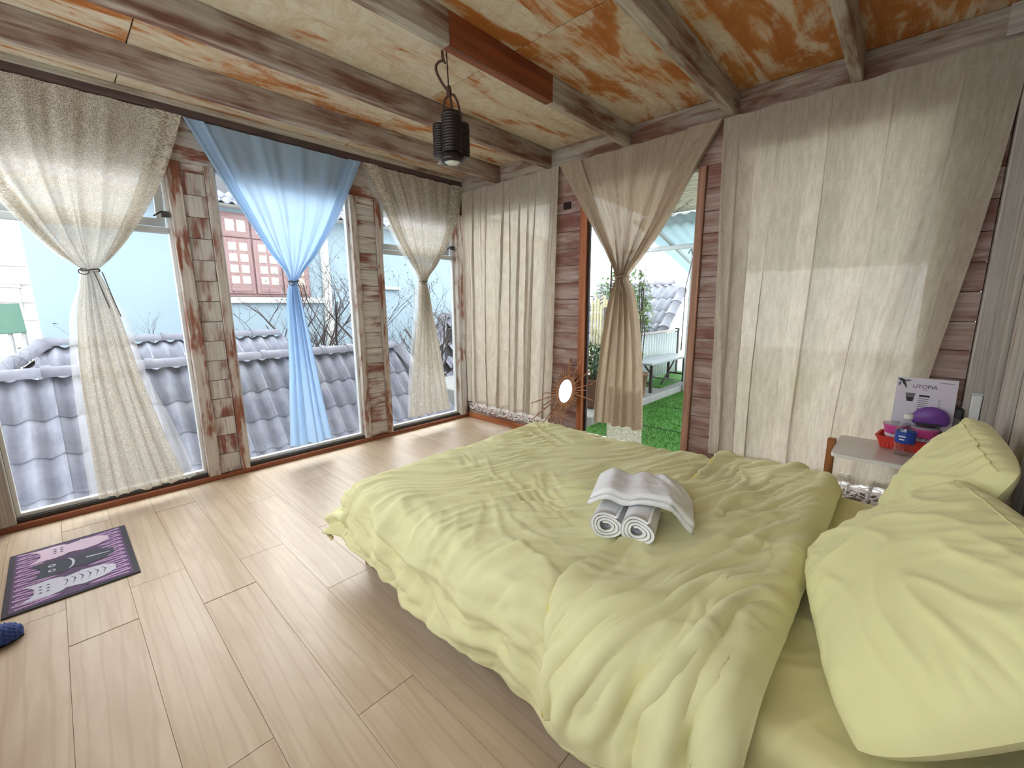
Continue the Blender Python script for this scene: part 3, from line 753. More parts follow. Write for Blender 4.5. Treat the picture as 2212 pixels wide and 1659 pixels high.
# ------------------------------------------------------------------ pillows
def pillow(name, W_, H_, T_, loc, rot, label, seed=0, seam=True):
    root = empty(name, loc, rot, label=label, cat='pillow', group='yellow pillows')
    n = 90; u = np.linspace(-1, 1, n); U, V = np.meshgrid(u, u, indexing='ij')
    prof = np.clip((1 - np.abs(U) ** 2.6), 0, 1) ** .55 * np.clip((1 - np.abs(V) ** 2.6), 0, 1) ** .55
    pin = 1 + .03 * (1 - V ** 2) * np.abs(U) ** 3 ; pin2 = 1 + .03 * (1 - U ** 2) * np.abs(V) ** 3
    cr = 1 - .075 * (U * V) ** 4
    X = U * W_ / 2 * pin * cr; Y = V * H_ / 2 * pin2 * cr
    edge = np.maximum(np.abs(U), np.abs(V))
    wr = (.010 * ridged(U * 2.2 + seed, V * 2.2 + U * 1.2, 70 + seed, 2) + .006 * ridged(U * 1.6 + seed, V * 6 + U * 2, 76 + seed, 2) * sst(U, -.2, .9)) * prof ** .5
    ang = np.arctan2(V, U); rad = .012 * pn(ang * 5, edge * 2, 71 + seed) * sst(edge, .45, .95) * sst(edge, 1.0, .93)
    gat = .012 * np.abs(np.sin(V * 17 + 2 * pn(V * 4, U * 2, 75 + seed))) * sst(U, .55, .93) * sst(U, 1.0, .94) * sst(np.abs(V), 1.0, .9)
    rad = np.abs(rad)
    top = T_ / 2 * prof * (1 + .08 * pn(U * 1.5, V * 1.5, 72 + seed)) + wr + rad + gat
    Mw = np.array(Euler(rot).to_matrix()); lc = np.array(loc)
    def squash(Pq):
        Wq = Pq @ Mw.T + lc; x = Wq[..., 0]
        Wq[..., 0] = np.where(x > 3.86, 3.86 + .062 * np.tanh((x - 3.86) / .062), x)
        Wq[..., 2] = np.maximum(Wq[..., 2], BZ + .012)
        return (Wq - lc) @ Mw
    Pt = squash(np.stack([X, Y, top], -1)); Pb = squash(np.stack([X, Y, -T_ / 2 * prof * .8], -1))
    vt = Pt.reshape(-1, 3); f = grid_faces(n, n)
    vb = Pb.reshape(-1, 3)
    verts = np.concatenate([vt, vb]); fb = f[:, ::-1] + n * n
    o = mobj('pillow_case', verts, np.concatenate([f, fb]), M['pillow'], None, True); o.parent = root
    if seam:
        i = int(n * .93); pts = [(Pt[i, j, 0], Pt[i, j, 1], Pt[i, j, 2] + .001) for j in range(3, n - 3, 2)]
        bm = bmesh.new(); bm_tube(bm, pts, .0022, 5); s = bmobj('seam', bm, M['sheet'], None, True); s.parent = root
    return root
pillow('pillow', .47, .72, .17, (3.765, -1.14, .615), (0, R(-62), R(2)), 'yellow pillow farther from the camera, standing beside the bedside table', 1)
pillow('pillow', .50, .76, .24, (3.725, -1.83, .58), (R(0), R(-43), R(14)), 'large yellow pillow nearest the camera at the edge of the bed', 2)

# ------------------------------------------------------------------ towels
def rolled(loc, rz, label, seed, L=.25, sx=1.12):
    root = empty('rolled_towel', loc, (0, 0, rz), label=label, cat='towel', group='white towels on the bed')
    turns = 3.2; N = 110; th = .010
    inner, outer = [], []
    for i in range(N):
        t = i / (N - 1); a = -t * turns * 2 * PI + 2.2; r = .010 + .036 * t
        r *= 1 + .05 * math.sin(3 * a + seed)
        inner.append((r * math.cos(a) * sx, r * math.sin(a) * .92)); outer.append(((r + th) * math.cos(a) * sx, (r + th) * math.sin(a) * .92))
    K = 9; verts = []; faces = []
    for k in range(K):
        y = (k / (K - 1) - .5) * L
        for (a, b) in inner + outer:
            verts.append((a + .002 * math.sin(9 * y + a * 60), y + .006 * math.sin(a * 40 + seed) * (1 if k in (0, K - 1) else 0), b + .05))
    m = 2 * N
    for k in range(K - 1):
        o = k * m
        for i in range(N - 1):
            faces.append((o + i, o + i + 1, o + m + i + 1, o + m + i)); faces.append((o + N + i + 1, o + N + i, o + m + N + i, o + m + N + i + 1))
        faces.append((o + N - 1, o + 2 * N - 1, o + m + 2 * N - 1, o + m + N - 1)); faces.append((o, o + N, o + m + N, o + m))
    for k, fl in ((0, 1), (K - 1, 0)):
        o = k * m
        for i in range(N - 1):
            q = (o + i, o + i + 1, o + N + i + 1, o + N + i); faces.append(q if fl else q[::-1])
    o = mobj('towel_roll', verts, faces, M['towel'], None, True); o.parent = root
    hem = tube('hem_edge', [(( .046 + th) * math.cos(-turns * 2 * PI + 2.2) * sx, y, (.046 + th) * math.sin(-turns * 2 * PI + 2.2) * .92 + .05) for y in np.linspace(-L / 2, L / 2, 8)], .004, M['towel'], None, 6); hem.parent = root
    return root
rolled((2.895, -1.80, DZ + .028), R(17), 'rolled white towel on the duvet, the one farther from the pillows', 1)
rolled((3.01, -1.80, DZ + .050), R(17), 'rolled white towel on the duvet, the one nearer the pillows', 2)
ft = empty('folded_towel', (2.985, -1.745, DZ + .140), (0, R(3), R(22)), label='folded white towel draped over the two rolled towels', cat='towel', group='white towels on the bed')
def towel_layer(zoff, th, Lx, Ly, name, x0=0.0):
    nu, nv = 60, 30; u = np.linspace(-1, 1, nu); v = np.linspace(-1, 1, nv); U, V = np.meshgrid(u, v, indexing='ij')
    def surf(off):
        X = U * Lx / 2 + x0; Y = V * Ly / 2
        Z = .018 - .075 * sst(U, .25, 1.1) ** 1.3 - .03 * sst(-U, .55, 1.05) + .006 * pn(U * 2.5, V * 2, 81) + .010 * ridged(U * 1.5 + 2, V * 1.5 + U, 82, 2) * sst(U, -.2, .5) + .008 * np.cos(U * 9) * sst(U, .3, -.3)
        X = X - .02 * sst(U, .4, 1)
        rnd = np.clip(1 - np.maximum(np.abs(U), np.abs(V)) ** 14, 0, 1) ** .5
        return np.stack([X, Y + .008 * np.sin(U * 3), Z + zoff + off * rnd], -1)
    a = surf(th).reshape(-1, 3); b = surf(-.001).reshape(-1, 3); f = grid_faces(nu, nv)
    idx = np.arange(nu * nv).reshape(nu, nv); ring = list(idx[:, 0]) + list(idx[-1, 1:]) + list(idx[-2::-1, -1]) + list(idx[0, -2:0:-1])
    side = [(ring[i], ring[(i + 1) % len(ring)], ring[(i + 1) % len(ring)] + nu * nv, ring[i] + nu * nv) for i in range(len(ring))]
    o = mobj(name, np.concatenate([a, b]), np.concatenate([f, f[:, ::-1] + nu * nv, np.array(side)]), M['towel'], None, True); o.parent = ft
towel_layer(0, .020, .38, .22, 'lower_fold'); towel_layer(.021, .020, .375, .215, 'upper_fold', .004)

# ------------------------------------------------------------------ hanging lantern
M['lantern'] = plain('black_lantern', S(34, 26, 26), .35, .2, var=.25, vs=40, bump=.3)
M['rope'] = plain('brown_rope_iron', S(72, 46, 34), .7, var=.3, vs=60, bump=.4)
M['clear'] = glass('clear_glass', (.9, .92, .92, 1), 2.2)
M['lens'] = plain('frosted_lens', S(205, 205, 200), .2, var=.1)
ln = empty('hanging_lantern', (1.910, -1.712, 1.915), (0, 0, R(42.9)), label='black cut glass lantern hanging from the red brown beam on an iron hook', cat='lantern')
def lp(px, py, dep=0.0): return ((px - 972) / 500.0, dep, 2.4 - (py - 120) / 497.0 - 1.915)
def child(o, root): o.parent = root; o.matrix_parent_inverse = Matrix(); return o
child(tube('iron_hook', [lp(957, 114), lp(958, 128), lp(963, 140), lp(957, 134), lp(948, 137), lp(942, 144), lp(941, 153), lp(946, 166), lp(954, 180), lp(963, 192), lp(970, 200)], .0062, M['rope'], None, 8), ln)
child(tube('cable', [lp(966, 114, .01), lp(968, 150, .005), lp(969, 180), lp(970, 196)], .003, M['metal'], None, 6), ln)
child(lathe('knot', [(0, -.028), (.010, -.024), (.014, -.008), (.012, .01), (.008, .024), (0, .03)], M['rope'], None, 14, lp(970, 199)), ln)
for pts in ([lp(968, 206), lp(960, 216), lp(955, 232), lp(952, 250, .02), lp(951, 268, .03)], [lp(971, 206), lp(975, 222, -.02), lp(977, 238, -.03), lp(974, 262, -.03)], [lp(972, 204), lp(982, 206), lp(990, 222), lp(994, 244, .02), lp(995, 266, .03)]):
    child(tube('arm', pts, .0055, M['rope'], None, 8), ln)
def ribbed(r, z0, z1, n=13):
    p = [(0, z0), (r * .9, z0)]
    for i in range(n):
        z = z0 + (z1 - z0) * i / n; dz = (z1 - z0) / n
        p += [(r, z + dz * .1), (r, z + dz * .8), (r * .96, z + dz * .9)]
    return p + [(r, z1), (r * .8, z1 + .004), (0, z1 + .004)]
for cx, cy, r, z0, z1 in ((.008, -.038, .047, .045, .205), (-.052, .012, .037, .045, .185), (.050, .018, .037, .04, .19), (.0, .05, .04, .045, .185)):
    child(lathe('ribbed_drum', ribbed(r, z0, z1), M['lantern'], None, 28, (cx, cy, 0)), ln)
child(lathe('top_rim', [(.03, .20), (.048, .20), (.05, .208), (.046, .218), (.03, .218), (.03, .20)], M['lantern'], None, 28, (.008, -.038, 0)), ln)
bm = bmesh.new()
for k in range(14):
    a = 2 * PI * k / 14; r0 = .055; r1 = .088
    vs = [bm.verts.new(p) for p in ((r0 * math.cos(a - .2), r0 * math.sin(a - .2), .042), (r0 * math.cos(a + .2), r0 * math.sin(a + .2), .042), (r1 * math.cos(a), r1 * math.sin(a), .02), (r0 * math.cos(a), r0 * math.sin(a), .016))]
    bm.faces.new((vs[0], vs[1], vs[2])); bm.faces.new((vs[1], vs[3], vs[2])); bm.faces.new((vs[3], vs[0], vs[2]))
child(bmobj('cut_glass_skirt', bm, M['clear']), ln)
child(lathe('lamp_ring', [(.038, .006), (.052, .006), (.055, .02), (.052, .042), (.036, .042), (.038, .006)], M['lantern'], None, 28, (.006, -.03, 0)), ln)
child(lathe('lens', [(0, -.002), (.025, 0), (.038, .008), (.038, .012), (0, .012)], M['lens'], None, 28, (.006, -.03, 0)), ln)
bm = bmesh.new()
for k in range(11):
    bmesh.ops.create_icosphere(bm, subdivisions=1, radius=.0035, matrix=Matrix.Translation((-.036, -.036, .055 + k * .0125)))
child(bmobj('bead_trim', bm, M['lens'], None, True), ln)

# ------------------------------------------------------------------ sunburst mirror
M['rattan'] = plain_wood('rattan', S(140, 92, 62), S(200, 150, 108), .6)
M['mirror'] = NT('mirror_glass').surf if False else None
_n = NT('mirror_glass'); M['mirror'] = _n.surf(_n.pbr((.95, .95, .96, 1), .03, 1.0))
mr = empty('sunburst_mirror', (1.466, -.12, .503), (R(-15), 0, R(-5.5)), label='oval rattan sunburst mirror with uneven rays leaning on the plank panel', cat='mirror')
def ell(rx, rz, n, y): return [(rx * math.cos(2 * PI * k / n), y, rz * math.sin(2 * PI * k / n)) for k in range(n)]
bm = bmesh.new(); f_ = bm.verts; bm.faces.new([bm.verts.new(p) for p in ell(.072, .102, 40, -.012)]); child(bmobj('mirror_pane', bm, M['mirror']), mr)
for k, (rx, rz) in enumerate(((.078, .108), (.089, .119), (.100, .129))):
    child(tube('frame_coil', [(p[0], -.006 - .004 * (k == 1), p[2]) for p in ell(rx, rz, 49, 0)] + [(rx, -.006, 0.0)], .0065, M['rattan'], None, 6), mr)
longs = [(915, 255), (940, 255), (1095, 265), (1275, 410), (1345, 605), (1265, 720), (560, 895), (370, 1100), (580, 1110), (445, 1365), (660, 1380), (725, 1400), (785, 1365), (860, 1415), (935, 1410), (1005, 1400), (1400, 850)]
ends = [((zx - 945) / 7.54 * .0051, -(zy - 790) / 7.54 * .0042) for zx, zy in longs]
aa = [math.atan2(e[1], e[0]) for e in ends]
for k in range(42):
    a = 2 * PI * k / 42 + .03
    if min(abs((a - b + PI) % (2 * PI) - PI) for b in aa) < .055: continue
    l = .052 * rng.uniform(.75, 1.25)
    ends.append((math.cos(a) * (.100 + l), math.sin(a) * (.129 + l)))
for ex_, ez_ in ends:
    a = math.atan2(ez_ / .129, ex_ / .100); s_ = (.098 * math.cos(a), .127 * math.sin(a))
    child(tube('ray', [(s_[0], -.006, s_[1]), ((s_[0] + ex_) / 2, -.008 + rng.uniform(-.002, .002), (s_[1] + ez_) / 2), (ex_, -.006, ez_)], [.0056, .0056, .0046], M['rattan'], None, 6), mr)
child(tube('lower_band', [(.17 * math.cos(a), -.012, .235 * math.sin(a)) for a in np.linspace(R(238), R(304), 14)], .004, M['rattan'], None, 6), mr)

# ------------------------------------------------------------------ bedside table and what stands on it
M['tabletop'] = plain('white_laminate', S(206, 198, 194), .22, var=.03)
M['tableedge'] = plain('white_table_edge', S(236, 232, 224), .4, var=.03)
M['tableleg'] = plain_wood('honey_wood_leg', S(150, 92, 50), S(182, 120, 72), .45)
tb = empty('bedside_table', (3.63, -.30, 0), label='small white bedside table with orange wooden legs', cat='table')
TZ = .50
def rounded_rect(x0, y0, x1, y1, r, n=6):
    p = []
    for cx, cy, a0 in ((x1 - r, y1 - r, 0), (x0 + r, y1 - r, 90), (x0 + r, y0 + r, 180), (x1 - r, y0 + r, 270)):
        for k in range(n + 1):
            a = R(a0 + 90 * k / n); p.append((cx + r * math.cos(a), cy + r * math.sin(a)))
    return p
rr = rounded_rect(3.405, -.50, 3.86, -.10, .03)
plate('table_top', rr, .022, M['tabletop'], tb, (0, 0, TZ - .022))
rim = [(x, y, TZ - .011) for x, y in rr] + [(rr[0][0], rr[0][1], TZ - .011)]
bm = bmesh.new()
for (a, b) in zip(rim, rim[1:]):
    pass
bm.free()
plate('edge_band', rounded_rect(3.402, -.503, 3.863, -.097, .032), .018, M['tableedge'], tb, (0, 0, TZ - .0225))
for x, y in ((3.384, -.30), (3.84, -.52), (3.84, -.085)):
    box('leg', (x - .019, y - .019, 0), (x + .019, y + .019, TZ + .022), M['tableleg'], tb, .004)
    if x < 3.5: box('leg_bracket', (x + .019, y - .03, TZ - .05), (x + .05, y + .03, TZ - .023), M['tableleg'], tb, .002)

M['redplastic'] = plain('red_plastic', S(226, 66, 54), .35, var=.08)
M['pinkcup'] = plain('pink_paper', S(226, 92, 168), .45, var=.06)
M['foil'] = plain('silver_lid', S(186, 180, 190), .25, .55, var=.06)
M['black'] = plain('black_print', S(28, 24, 26), .5)
M['petblue'] = plain('blue_label', S(36, 70, 160), .35, var=.2, vs=60)
M['whiteplastic'] = plain('white_plastic', S(230, 230, 226), .4, var=.04)
M['card'] = plain('lilac_white_card', S(222, 214, 226), .5, var=.02)
M['purple'] = plain('purple_pouch', S(120, 72, 160), .4, var=.15)
M['darkpouch'] = plain('dark_pouch', S(38, 36, 38), .4, var=.3, vs=30)
M['greyprint'] = plain('grey_print', S(110, 104, 110), .5)
M['greenbrown'] = plain('olive_basket_inside', S(92, 70, 34), .5)
bk = empty('plastic_basket', (3.685, -.185, TZ), (0, 0, R(-8)), label='red plastic basket on the bedside table', cat='basket')
def ring_wall(name, w0, d0, w1, d1, z0, z1, th, mat, root):
    bm = bmesh.new()
    def ring(w, d, z): return [bm.verts.new((p[0], p[1], z)) for p in rounded_rect(-w / 2, -d / 2, w / 2, d / 2, .02, 4)]
    a = ring(w0, d0, z0); b = ring(w1, d1, z1); c = ring(w1 - 2 * th, d1 - 2 * th, z1); e = ring(w0 - 2 * th, d0 - 2 * th, z0)
    n = len(a)
    for q, r_ in ((a, b), (b, c), (c, e), (e, a)):
        for k in range(n): bm.faces.new((q[k], q[(k + 1) % n], r_[(k + 1) % n], r_[k]))
    return child(bmobj(name, bm, mat), root)
ring_wall('basket_wall', .20, .13, .235, .165, .002, .062, .003, M['redplastic'], bk)
ring_wall('basket_rim', .236, .166, .246, .176, .056, .066, .006, M['redplastic'], bk)
child(plate('basket_bottom', rounded_rect(-.097, -.062, .097, .062, .02), .004, M['redplastic'], None, (0, 0, .001)), bk)
for i in range(13):
    x = -.09 + i * .015
    o = box('basket_rib', (x - .002, -.004, .008), (x + .002, 0, .05), M['redplastic'], None, 0)
    o.location = (x * 1.05, -.074, .03); o.rotation_euler = (o.rotation_euler[0], o.rotation_euler[1], 0); child(o, bk)
def text(name, body, size, mat, parent, loc, rot, extrude=.0004):
    c = bpy.data.curves.new(name, 'FONT'); c.body = body; c.size = size; c.align_x = 'CENTER'; c.align_y = 'CENTER'; c.extrude = extrude
    c.materials.append(mat); tmp = bpy.data.objects.new(name, c); COL.objects.link(tmp)
    dg = bpy.context.evaluated_depsgraph_get(); me = bpy.data.meshes.new_from_object(tmp.evaluated_get(dg))
    bpy.data.objects.remove(tmp, do_unlink=True)
    o = bpy.data.objects.new(name, me); o.location = loc; o.rotation_euler = rot; COL.objects.link(o); o.parent = parent; return o
def bowl(loc, rz, label):
    c = empty('noodle_cup', loc, (0, 0, rz), label=label, cat='noodle cup', group='pink noodle cups')
    child(lathe('cup', [(0, 0), (.036, 0), (.038, .004), (.051, .066), (.054, .070), (.051, .074), (.049, .070), (.0, .070)], M['pinkcup'], None, 36), c)
    child(lathe('lid', [(0, .076), (.046, .0755), (.0535, .0735), (.054, .0765), (.047, .079), (0, .080)], M['foil'], None, 36), c)
    child(lathe('stripe', [(.0405, .010), (.0435, .026)], plain_white, None, 36), c)
    for j, ch in enumerate('Hảo'):
        a = R(-90 + (j - 1) * 24)
        text('print', ch, .026, M['black'], c, (.0452 * math.cos(a), .0452 * math.sin(a), .027), (R(90 - 12), 0, a + PI / 2))
    return c
plain_white = M['whiteplastic']
bowl((3.632, -.185, TZ + .052), R(18), 'pink instant noodle cup at the left end of the red basket')
bowl((3.742, -.195, TZ + .052), R(-14), 'pink instant noodle cup behind the water bottle, under the purple pouch')
bt = empty('water_bottle', (3.672, -.325, TZ), label='clear plastic water bottle with blue label on the bedside table', cat='bottle')
child(lathe('bottle_body', [(0, .004), (.028, 0), (.036, .006), (.039, .02), (.0365, .05), (.039, .07), (.039, .12), (.036, .14), (.022, .168), (.015, .180), (.015, .193), (.013, .193), (.013, .180)], M['clear'], None, 28), bt)
child(lathe('label_band', [(.0395, .068), (.0398, .07), (.0398, .124), (.0395, .126)], M['petblue'], None, 28), bt)
child(lathe('cap', [(0, .212), (.0160, .212), (.0172, .210), (.0172, .190), (.0160, .188), (.0, .188)], M['whiteplastic'], None, 24), bt)
for j, (z, w_) in enumerate(((.10, .028), (.085, .02))):
    child(plate('label_print', [(-w_ / 2, 0), (w_ / 2, 0), (w_ / 2, .006), (-w_ / 2, .006)], .0006, M['whiteplastic'], None, (-.012, -.0385, z), (R(90), 0, R(-18))), bt)

mn = empty('menu_card', (3.724, -.140, TZ + .055), (R(-7), 0, R(2)), label='lilac white cafe menu card standing behind the noodle cups', cat='menu')
MW, MH = .228, .312
child(plate('card', [(-MW / 2, 0), (MW / 2, 0), (MW / 2, MH), (-MW / 2, MH)], .0015, M['card'], None, (0, 0, 0), (R(90), 0, 0)), mn)
def mp(name, pts, mat, lift=.0002): return child(plate(name, pts, .0004, mat, None, (0, -.0016 - lift, 0), (R(90), 0, 0)), mn)
text('title', 'UTOPIA', .026, M['black'], mn, (-.004, -.0020, .268), (R(90), 0, 0))
text('subtitle', 'coffee', .010, M['greyprint'], mn, (-.004, -.0020, .251), (R(90), 0, 0))
mp('heading_bar', [(-.022, .216), (.018, .216), (.018, .226), (-.022, .226)], M['black'])
for j in range(6): mp('menu_line', [(-.024, .205 - j * .0105), (.016 - .004 * (j % 2), .205 - j * .0105), (.016 - .004 * (j % 2), .208 - j * .0105), (-.024, .208 - j * .0105)], M['greyprint'])
for j in range(5): mp('price_mark', [(.052, .202 - j * .0105), (.06, .202 - j * .0105), (.06, .205 - j * .0105), (.052, .205 - j * .0105)], M['greyprint'])
mp('corner_line', [(.045, .294), (.10, .292), (.10, .2945), (.045, .2965)], M['greyprint'])
mp('cup_drawing', [(-.075, .232), (-.036, .232), (-.043, .188), (-.066, .188)], M['greyprint']); mp('cup_drawing', [(-.072, .21), (-.0395, .21), (-.044, .189), (-.065, .189)], M['black'], .0006)
for (lx, lz, a, s) in ((-.095, .298, -20, .022), (-.085, .282, -55, .02), (-.102, .278, 80, .016), (-.072, .296, 10, .016), (-.078, .268, -75, .015)):
    pts = [(lx + s * (t * math.cos(R(a)) - w_ * math.sin(R(a))), lz + s * (t * math.sin(R(a)) + w_ * math.cos(R(a)))) for t, w_ in ((-.8, 0), (-.2, .32), (.4, .26), (.9, 0), (.4, -.26), (-.2, -.32))]
    mp('leaf_drawing', pts, M['black'] if s > .017 else M['greyprint'])
for (lx, lz, s) in ((.04, .03, .024), (.065, .045, .018), (.09, .03, .02), (.02, .02, .018)):
    mp('leaf_drawing', [(lx + s * math.cos(q) * 1.3, lz + s * .6 * math.sin(q)) for q in np.linspace(0, 2 * PI, 8)[:-1]], M['greyprint'])
pp = empty('purple_pouch', (3.755, -.165, TZ + .135), (0, 0, R(5)), label='round purple pouch lying on the noodle cups against the menu', cat='pouch')
child(lathe('pouch_body', [(0, 0), (.055, .004), (.066, .022), (.064, .05), (.048, .078), (.022, .094), (.0, .098)], M['purple'], None, 28, sx=1.1, sy=.38), pp)
child(plate('black_band', rounded_rect(-.052, -.004, .04, .008, .003, 3), .003, M['black'], None, (0, -.024, .006), (R(80), 0, 0)), pp)
dk = empty('coffee_bag', (3.835, -.112, TZ), (R(-4), 0, R(-4)), label='dark pouch with a grey mark squeezed between menu and wall post', cat='bag')
bm = bmesh.new(); bm_box(bm, (0, .01, .115), (.075, .022, .23), None, .010); child(bmobj('bag_body', bm, M['darkpouch']), dk)
child(plate('bag_mark', [(.02 * math.cos(q), .028 * math.sin(q)) for q in np.linspace(0, 2 * PI, 14)[:-1]], .0008, M['greyprint'], None, (.012, -.0012, .15), (R(90), 0, 0)), dk)

tr = empty('cable_trunking', (3.905, -.0985, .3), label='white cable trunking on the grey corner post behind the pillow', cat='trunking')
o = box('trunking_cover', (3.89, -.097, .22), (3.925, -.076, .80), M['whiteplastic'], tr, .003)
box('end_cap', (3.887, -.099, .80), (3.928, -.076, .812), M['greyframe'], tr, .002)

# ------------------------------------------------------------------ doormat and slipper
M['matblack'] = plain('black_rubber', S(62, 58, 66), .8, vs=60, bump=.2)
M['matplum'] = plain('plum_pile', S(104, 84, 112), .95, vs=200, bump=.5)
M['matpink'] = plain('mauve_pile', S(196, 158, 200), .95, vs=200, bump=.5)
M['matrose'] = plain('pale_rose_pile', S(226, 202, 218), .95, vs=200, bump=.5)
M['matgrey'] = plain('slate_pile', S(82, 84, 92), .95, vs=200, bump=.5)
M['matlight'] = plain('light_grey_pile', S(210, 208, 220), .95, vs=200, bump=.5)
mat_ = empty('doormat', (.727, -3.226, 0), label='plum and mauve doormat with three cat figures and zigzag ends', cat='doormat')
bm = bmesh.new(); bm_box(bm, (.727, -3.226, .004), (.652, .436, .008), None, .002); bmobj('rubber_base', bm, M['matblack'], mat_)
plate('pile', rounded_rect(.417, -3.425, 1.037, -3.03, .004), .0012, M['matplum'], mat_, (0, 0, .0080))
def mpoly(name, pts, mat, lift=0.0):
    """pts as (along x, along y) fractions of the mat"""
    return plate(name, [(.417 + .62 * p[0], -3.425 + .395 * p[1]) for p in pts], .0010, mat, mat_, (0, 0, .0092 + lift))
for end in (0, 1):
    for i in range(12):
        x = .012 + i * .081; tip = .33 + .09 * math.sin(i * 1.9)
        f = (lambda y: y) if end == 0 else (lambda y: 1 - y)
        mpoly('zigzag_tooth', [(x, f(.02)), (x + .026, f(.02)), (x + .052, f(tip)), (x + .040, f(tip))], M['matpink'])
        mpoly('zigzag_tooth', [(x + .040, f(tip)), (x + .052, f(tip)), (x + .078, f(.04)), (x + .062, f(.04))], M['matpink'])
def cat_shape(x0, w_, y0, y1, mat, name, tail=1):
    """lying cat seen from above: head at y0, tail at y1"""
    cx = x0 + w_ / 2; L_ = y1 - y0
    body = [(cx - .14 * w_, y0 + .05), (cx - .30 * w_, y0 + .02), (cx - .46 * w_, y0 - .05), (cx - .47 * w_, y0 + .10), (cx - .50 * w_, y0 + .17), (cx - .44 * w_, y0 + .26), (cx - .34 * w_, y0 + .30), (cx - .42 * w_, y0 + .42), (cx - .46 * w_, y0 + .6 * L_), (cx - .38 * w_, y0 + .84 * L_),
            (cx - .16 * w_, y1), (cx + .16 * w_, y1), (cx + .38 * w_, y0 + .84 * L_), (cx + .46 * w_, y0 + .6 * L_), (cx + .42 * w_, y0 + .42), (cx + .34 * w_, y0 + .30), (cx + .44 * w_, y0 + .26), (cx + .50 * w_, y0 + .17), (cx + .47 * w_, y0 + .10), (cx + .46 * w_, y0 - .05), (cx + .30 * w_, y0 + .02), (cx + .14 * w_, y0 + .05)]
    o = mpoly(name, body, mat, .0008)
    return cx
for x0, w_, y0, y1, mt_, dots in ((.03, .26, .17, .86, M['matrose'], 'p'), (.33, .28, .17, .88, M['matgrey'], 'e'), (.66, .27, .13, .86, M['matlight'], 's')):
    cx = cat_shape(x0, w_, y0, y1, mt_, 'cat_figure')
    if dots in 'p':
        for k in range(3):
            for j in range(2): mpoly('eye_mark', [(cx - .05 + .04 * k + q[0], y0 + .18 + .06 * j + q[1]) for q in ((-.008, 0), (0, -.02), (.008, 0), (0, .02))], M['matgrey'], .0016)
    elif dots == 'e':
        for j in (-1, 1):
            pts = [(cx + .045 * j + .025 * math.cos(a), y0 + .15 + .035 * math.sin(a)) for a in np.linspace(0, 2 * PI, 11)[:-1]]
            mpoly('eye_mark', pts, M['matlight'], .0016); mpoly('pupil', [(cx + .045 * j + .012 * math.cos(a), y0 + .15 + .018 * math.sin(a)) for a in np.linspace(0, 2 * PI, 9)[:-1]], M['matgrey'], .0024)
        arc = [(cx + .11 * math.cos(a), y0 + .26 + .09 * math.sin(a)) for a in np.linspace(R(20), R(160), 9)]
        arc2 = [(cx + .10 * math.cos(a), y0 + .27 + .055 * math.sin(a)) for a in np.linspace(R(160), R(20), 9)]
        mpoly('smile', arc + arc2, M['matlight'], .0016)
        mpoly('back_stripe', [(cx - .02, y0 + .45), (cx + .0, y0 + .45), (cx + .015, y1 - .04), (cx + .008, y1 - .04)], M['matlight'], .0016)
    else:
        for k in range(6):
            yy = y0 + .28 + k * .065; mpoly('fur_stripe', [(cx - .07, yy), (cx - .02, yy + .03), (cx + .07, yy + .01), (cx - .02, yy + .042)], M['matgrey'], .0016)
        for k in range(3):
            for j in range(2): mpoly('eye_mark', [(cx - .05 + .05 * k + q[0], y0 + .10 + .06 * j + q[1]) for q in ((-.009, 0), (0, -.018), (.009, 0), (0, .018))], M['matgrey'], .0016)
M['slipper'] = plain('blue_woven_strap', S(44, 68, 132), .7, var=.35, vs=90, bump=.4)
M['sole'] = plain('dark_sole', S(30, 30, 38), .8)
sl = empty('slipper', (1.235, -3.505, 0), (0, 0, R(2)), label='blue woven slipper whose toe shows below the doormat', cat='slipper')
sp = [(.047 * math.cos(a) * (1 - .12 * math.sin(a)), .13 * math.sin(a)) for a in np.linspace(0, 2 * PI, 37)[:-1]]
child(plate('sole', sp, .018, M['sole'], None, (0, 0, .0)), sl)
nu, nv = 34, 30; U, V = np.meshgrid(np.linspace(0, PI, nu), np.linspace(0, 1, nv), indexing='ij')
yy = .02 + .112 * V; wdt = .052 * np.sqrt(np.clip(1 - (np.clip(yy - .06, 0, 1) / .0755) ** 2, .02, 1)); hh = .055 * np.sqrt(np.clip(1 - (V * .985) ** 2.4, .02, 1))
weave_ = .009 * np.abs(np.sin(U * 9 + (np.floor(V * 9) % 2) * PI / 2)) * np.abs(np.sin(V * 9 * PI)) ** .5
Pg = np.stack([np.cos(U) * (wdt + weave_), yy + weave_ * 0, .016 + np.sin(U) * (hh + weave_)], -1)
child(grid('woven_upper', Pg, M['slipper'], None, solid=.004), sl)

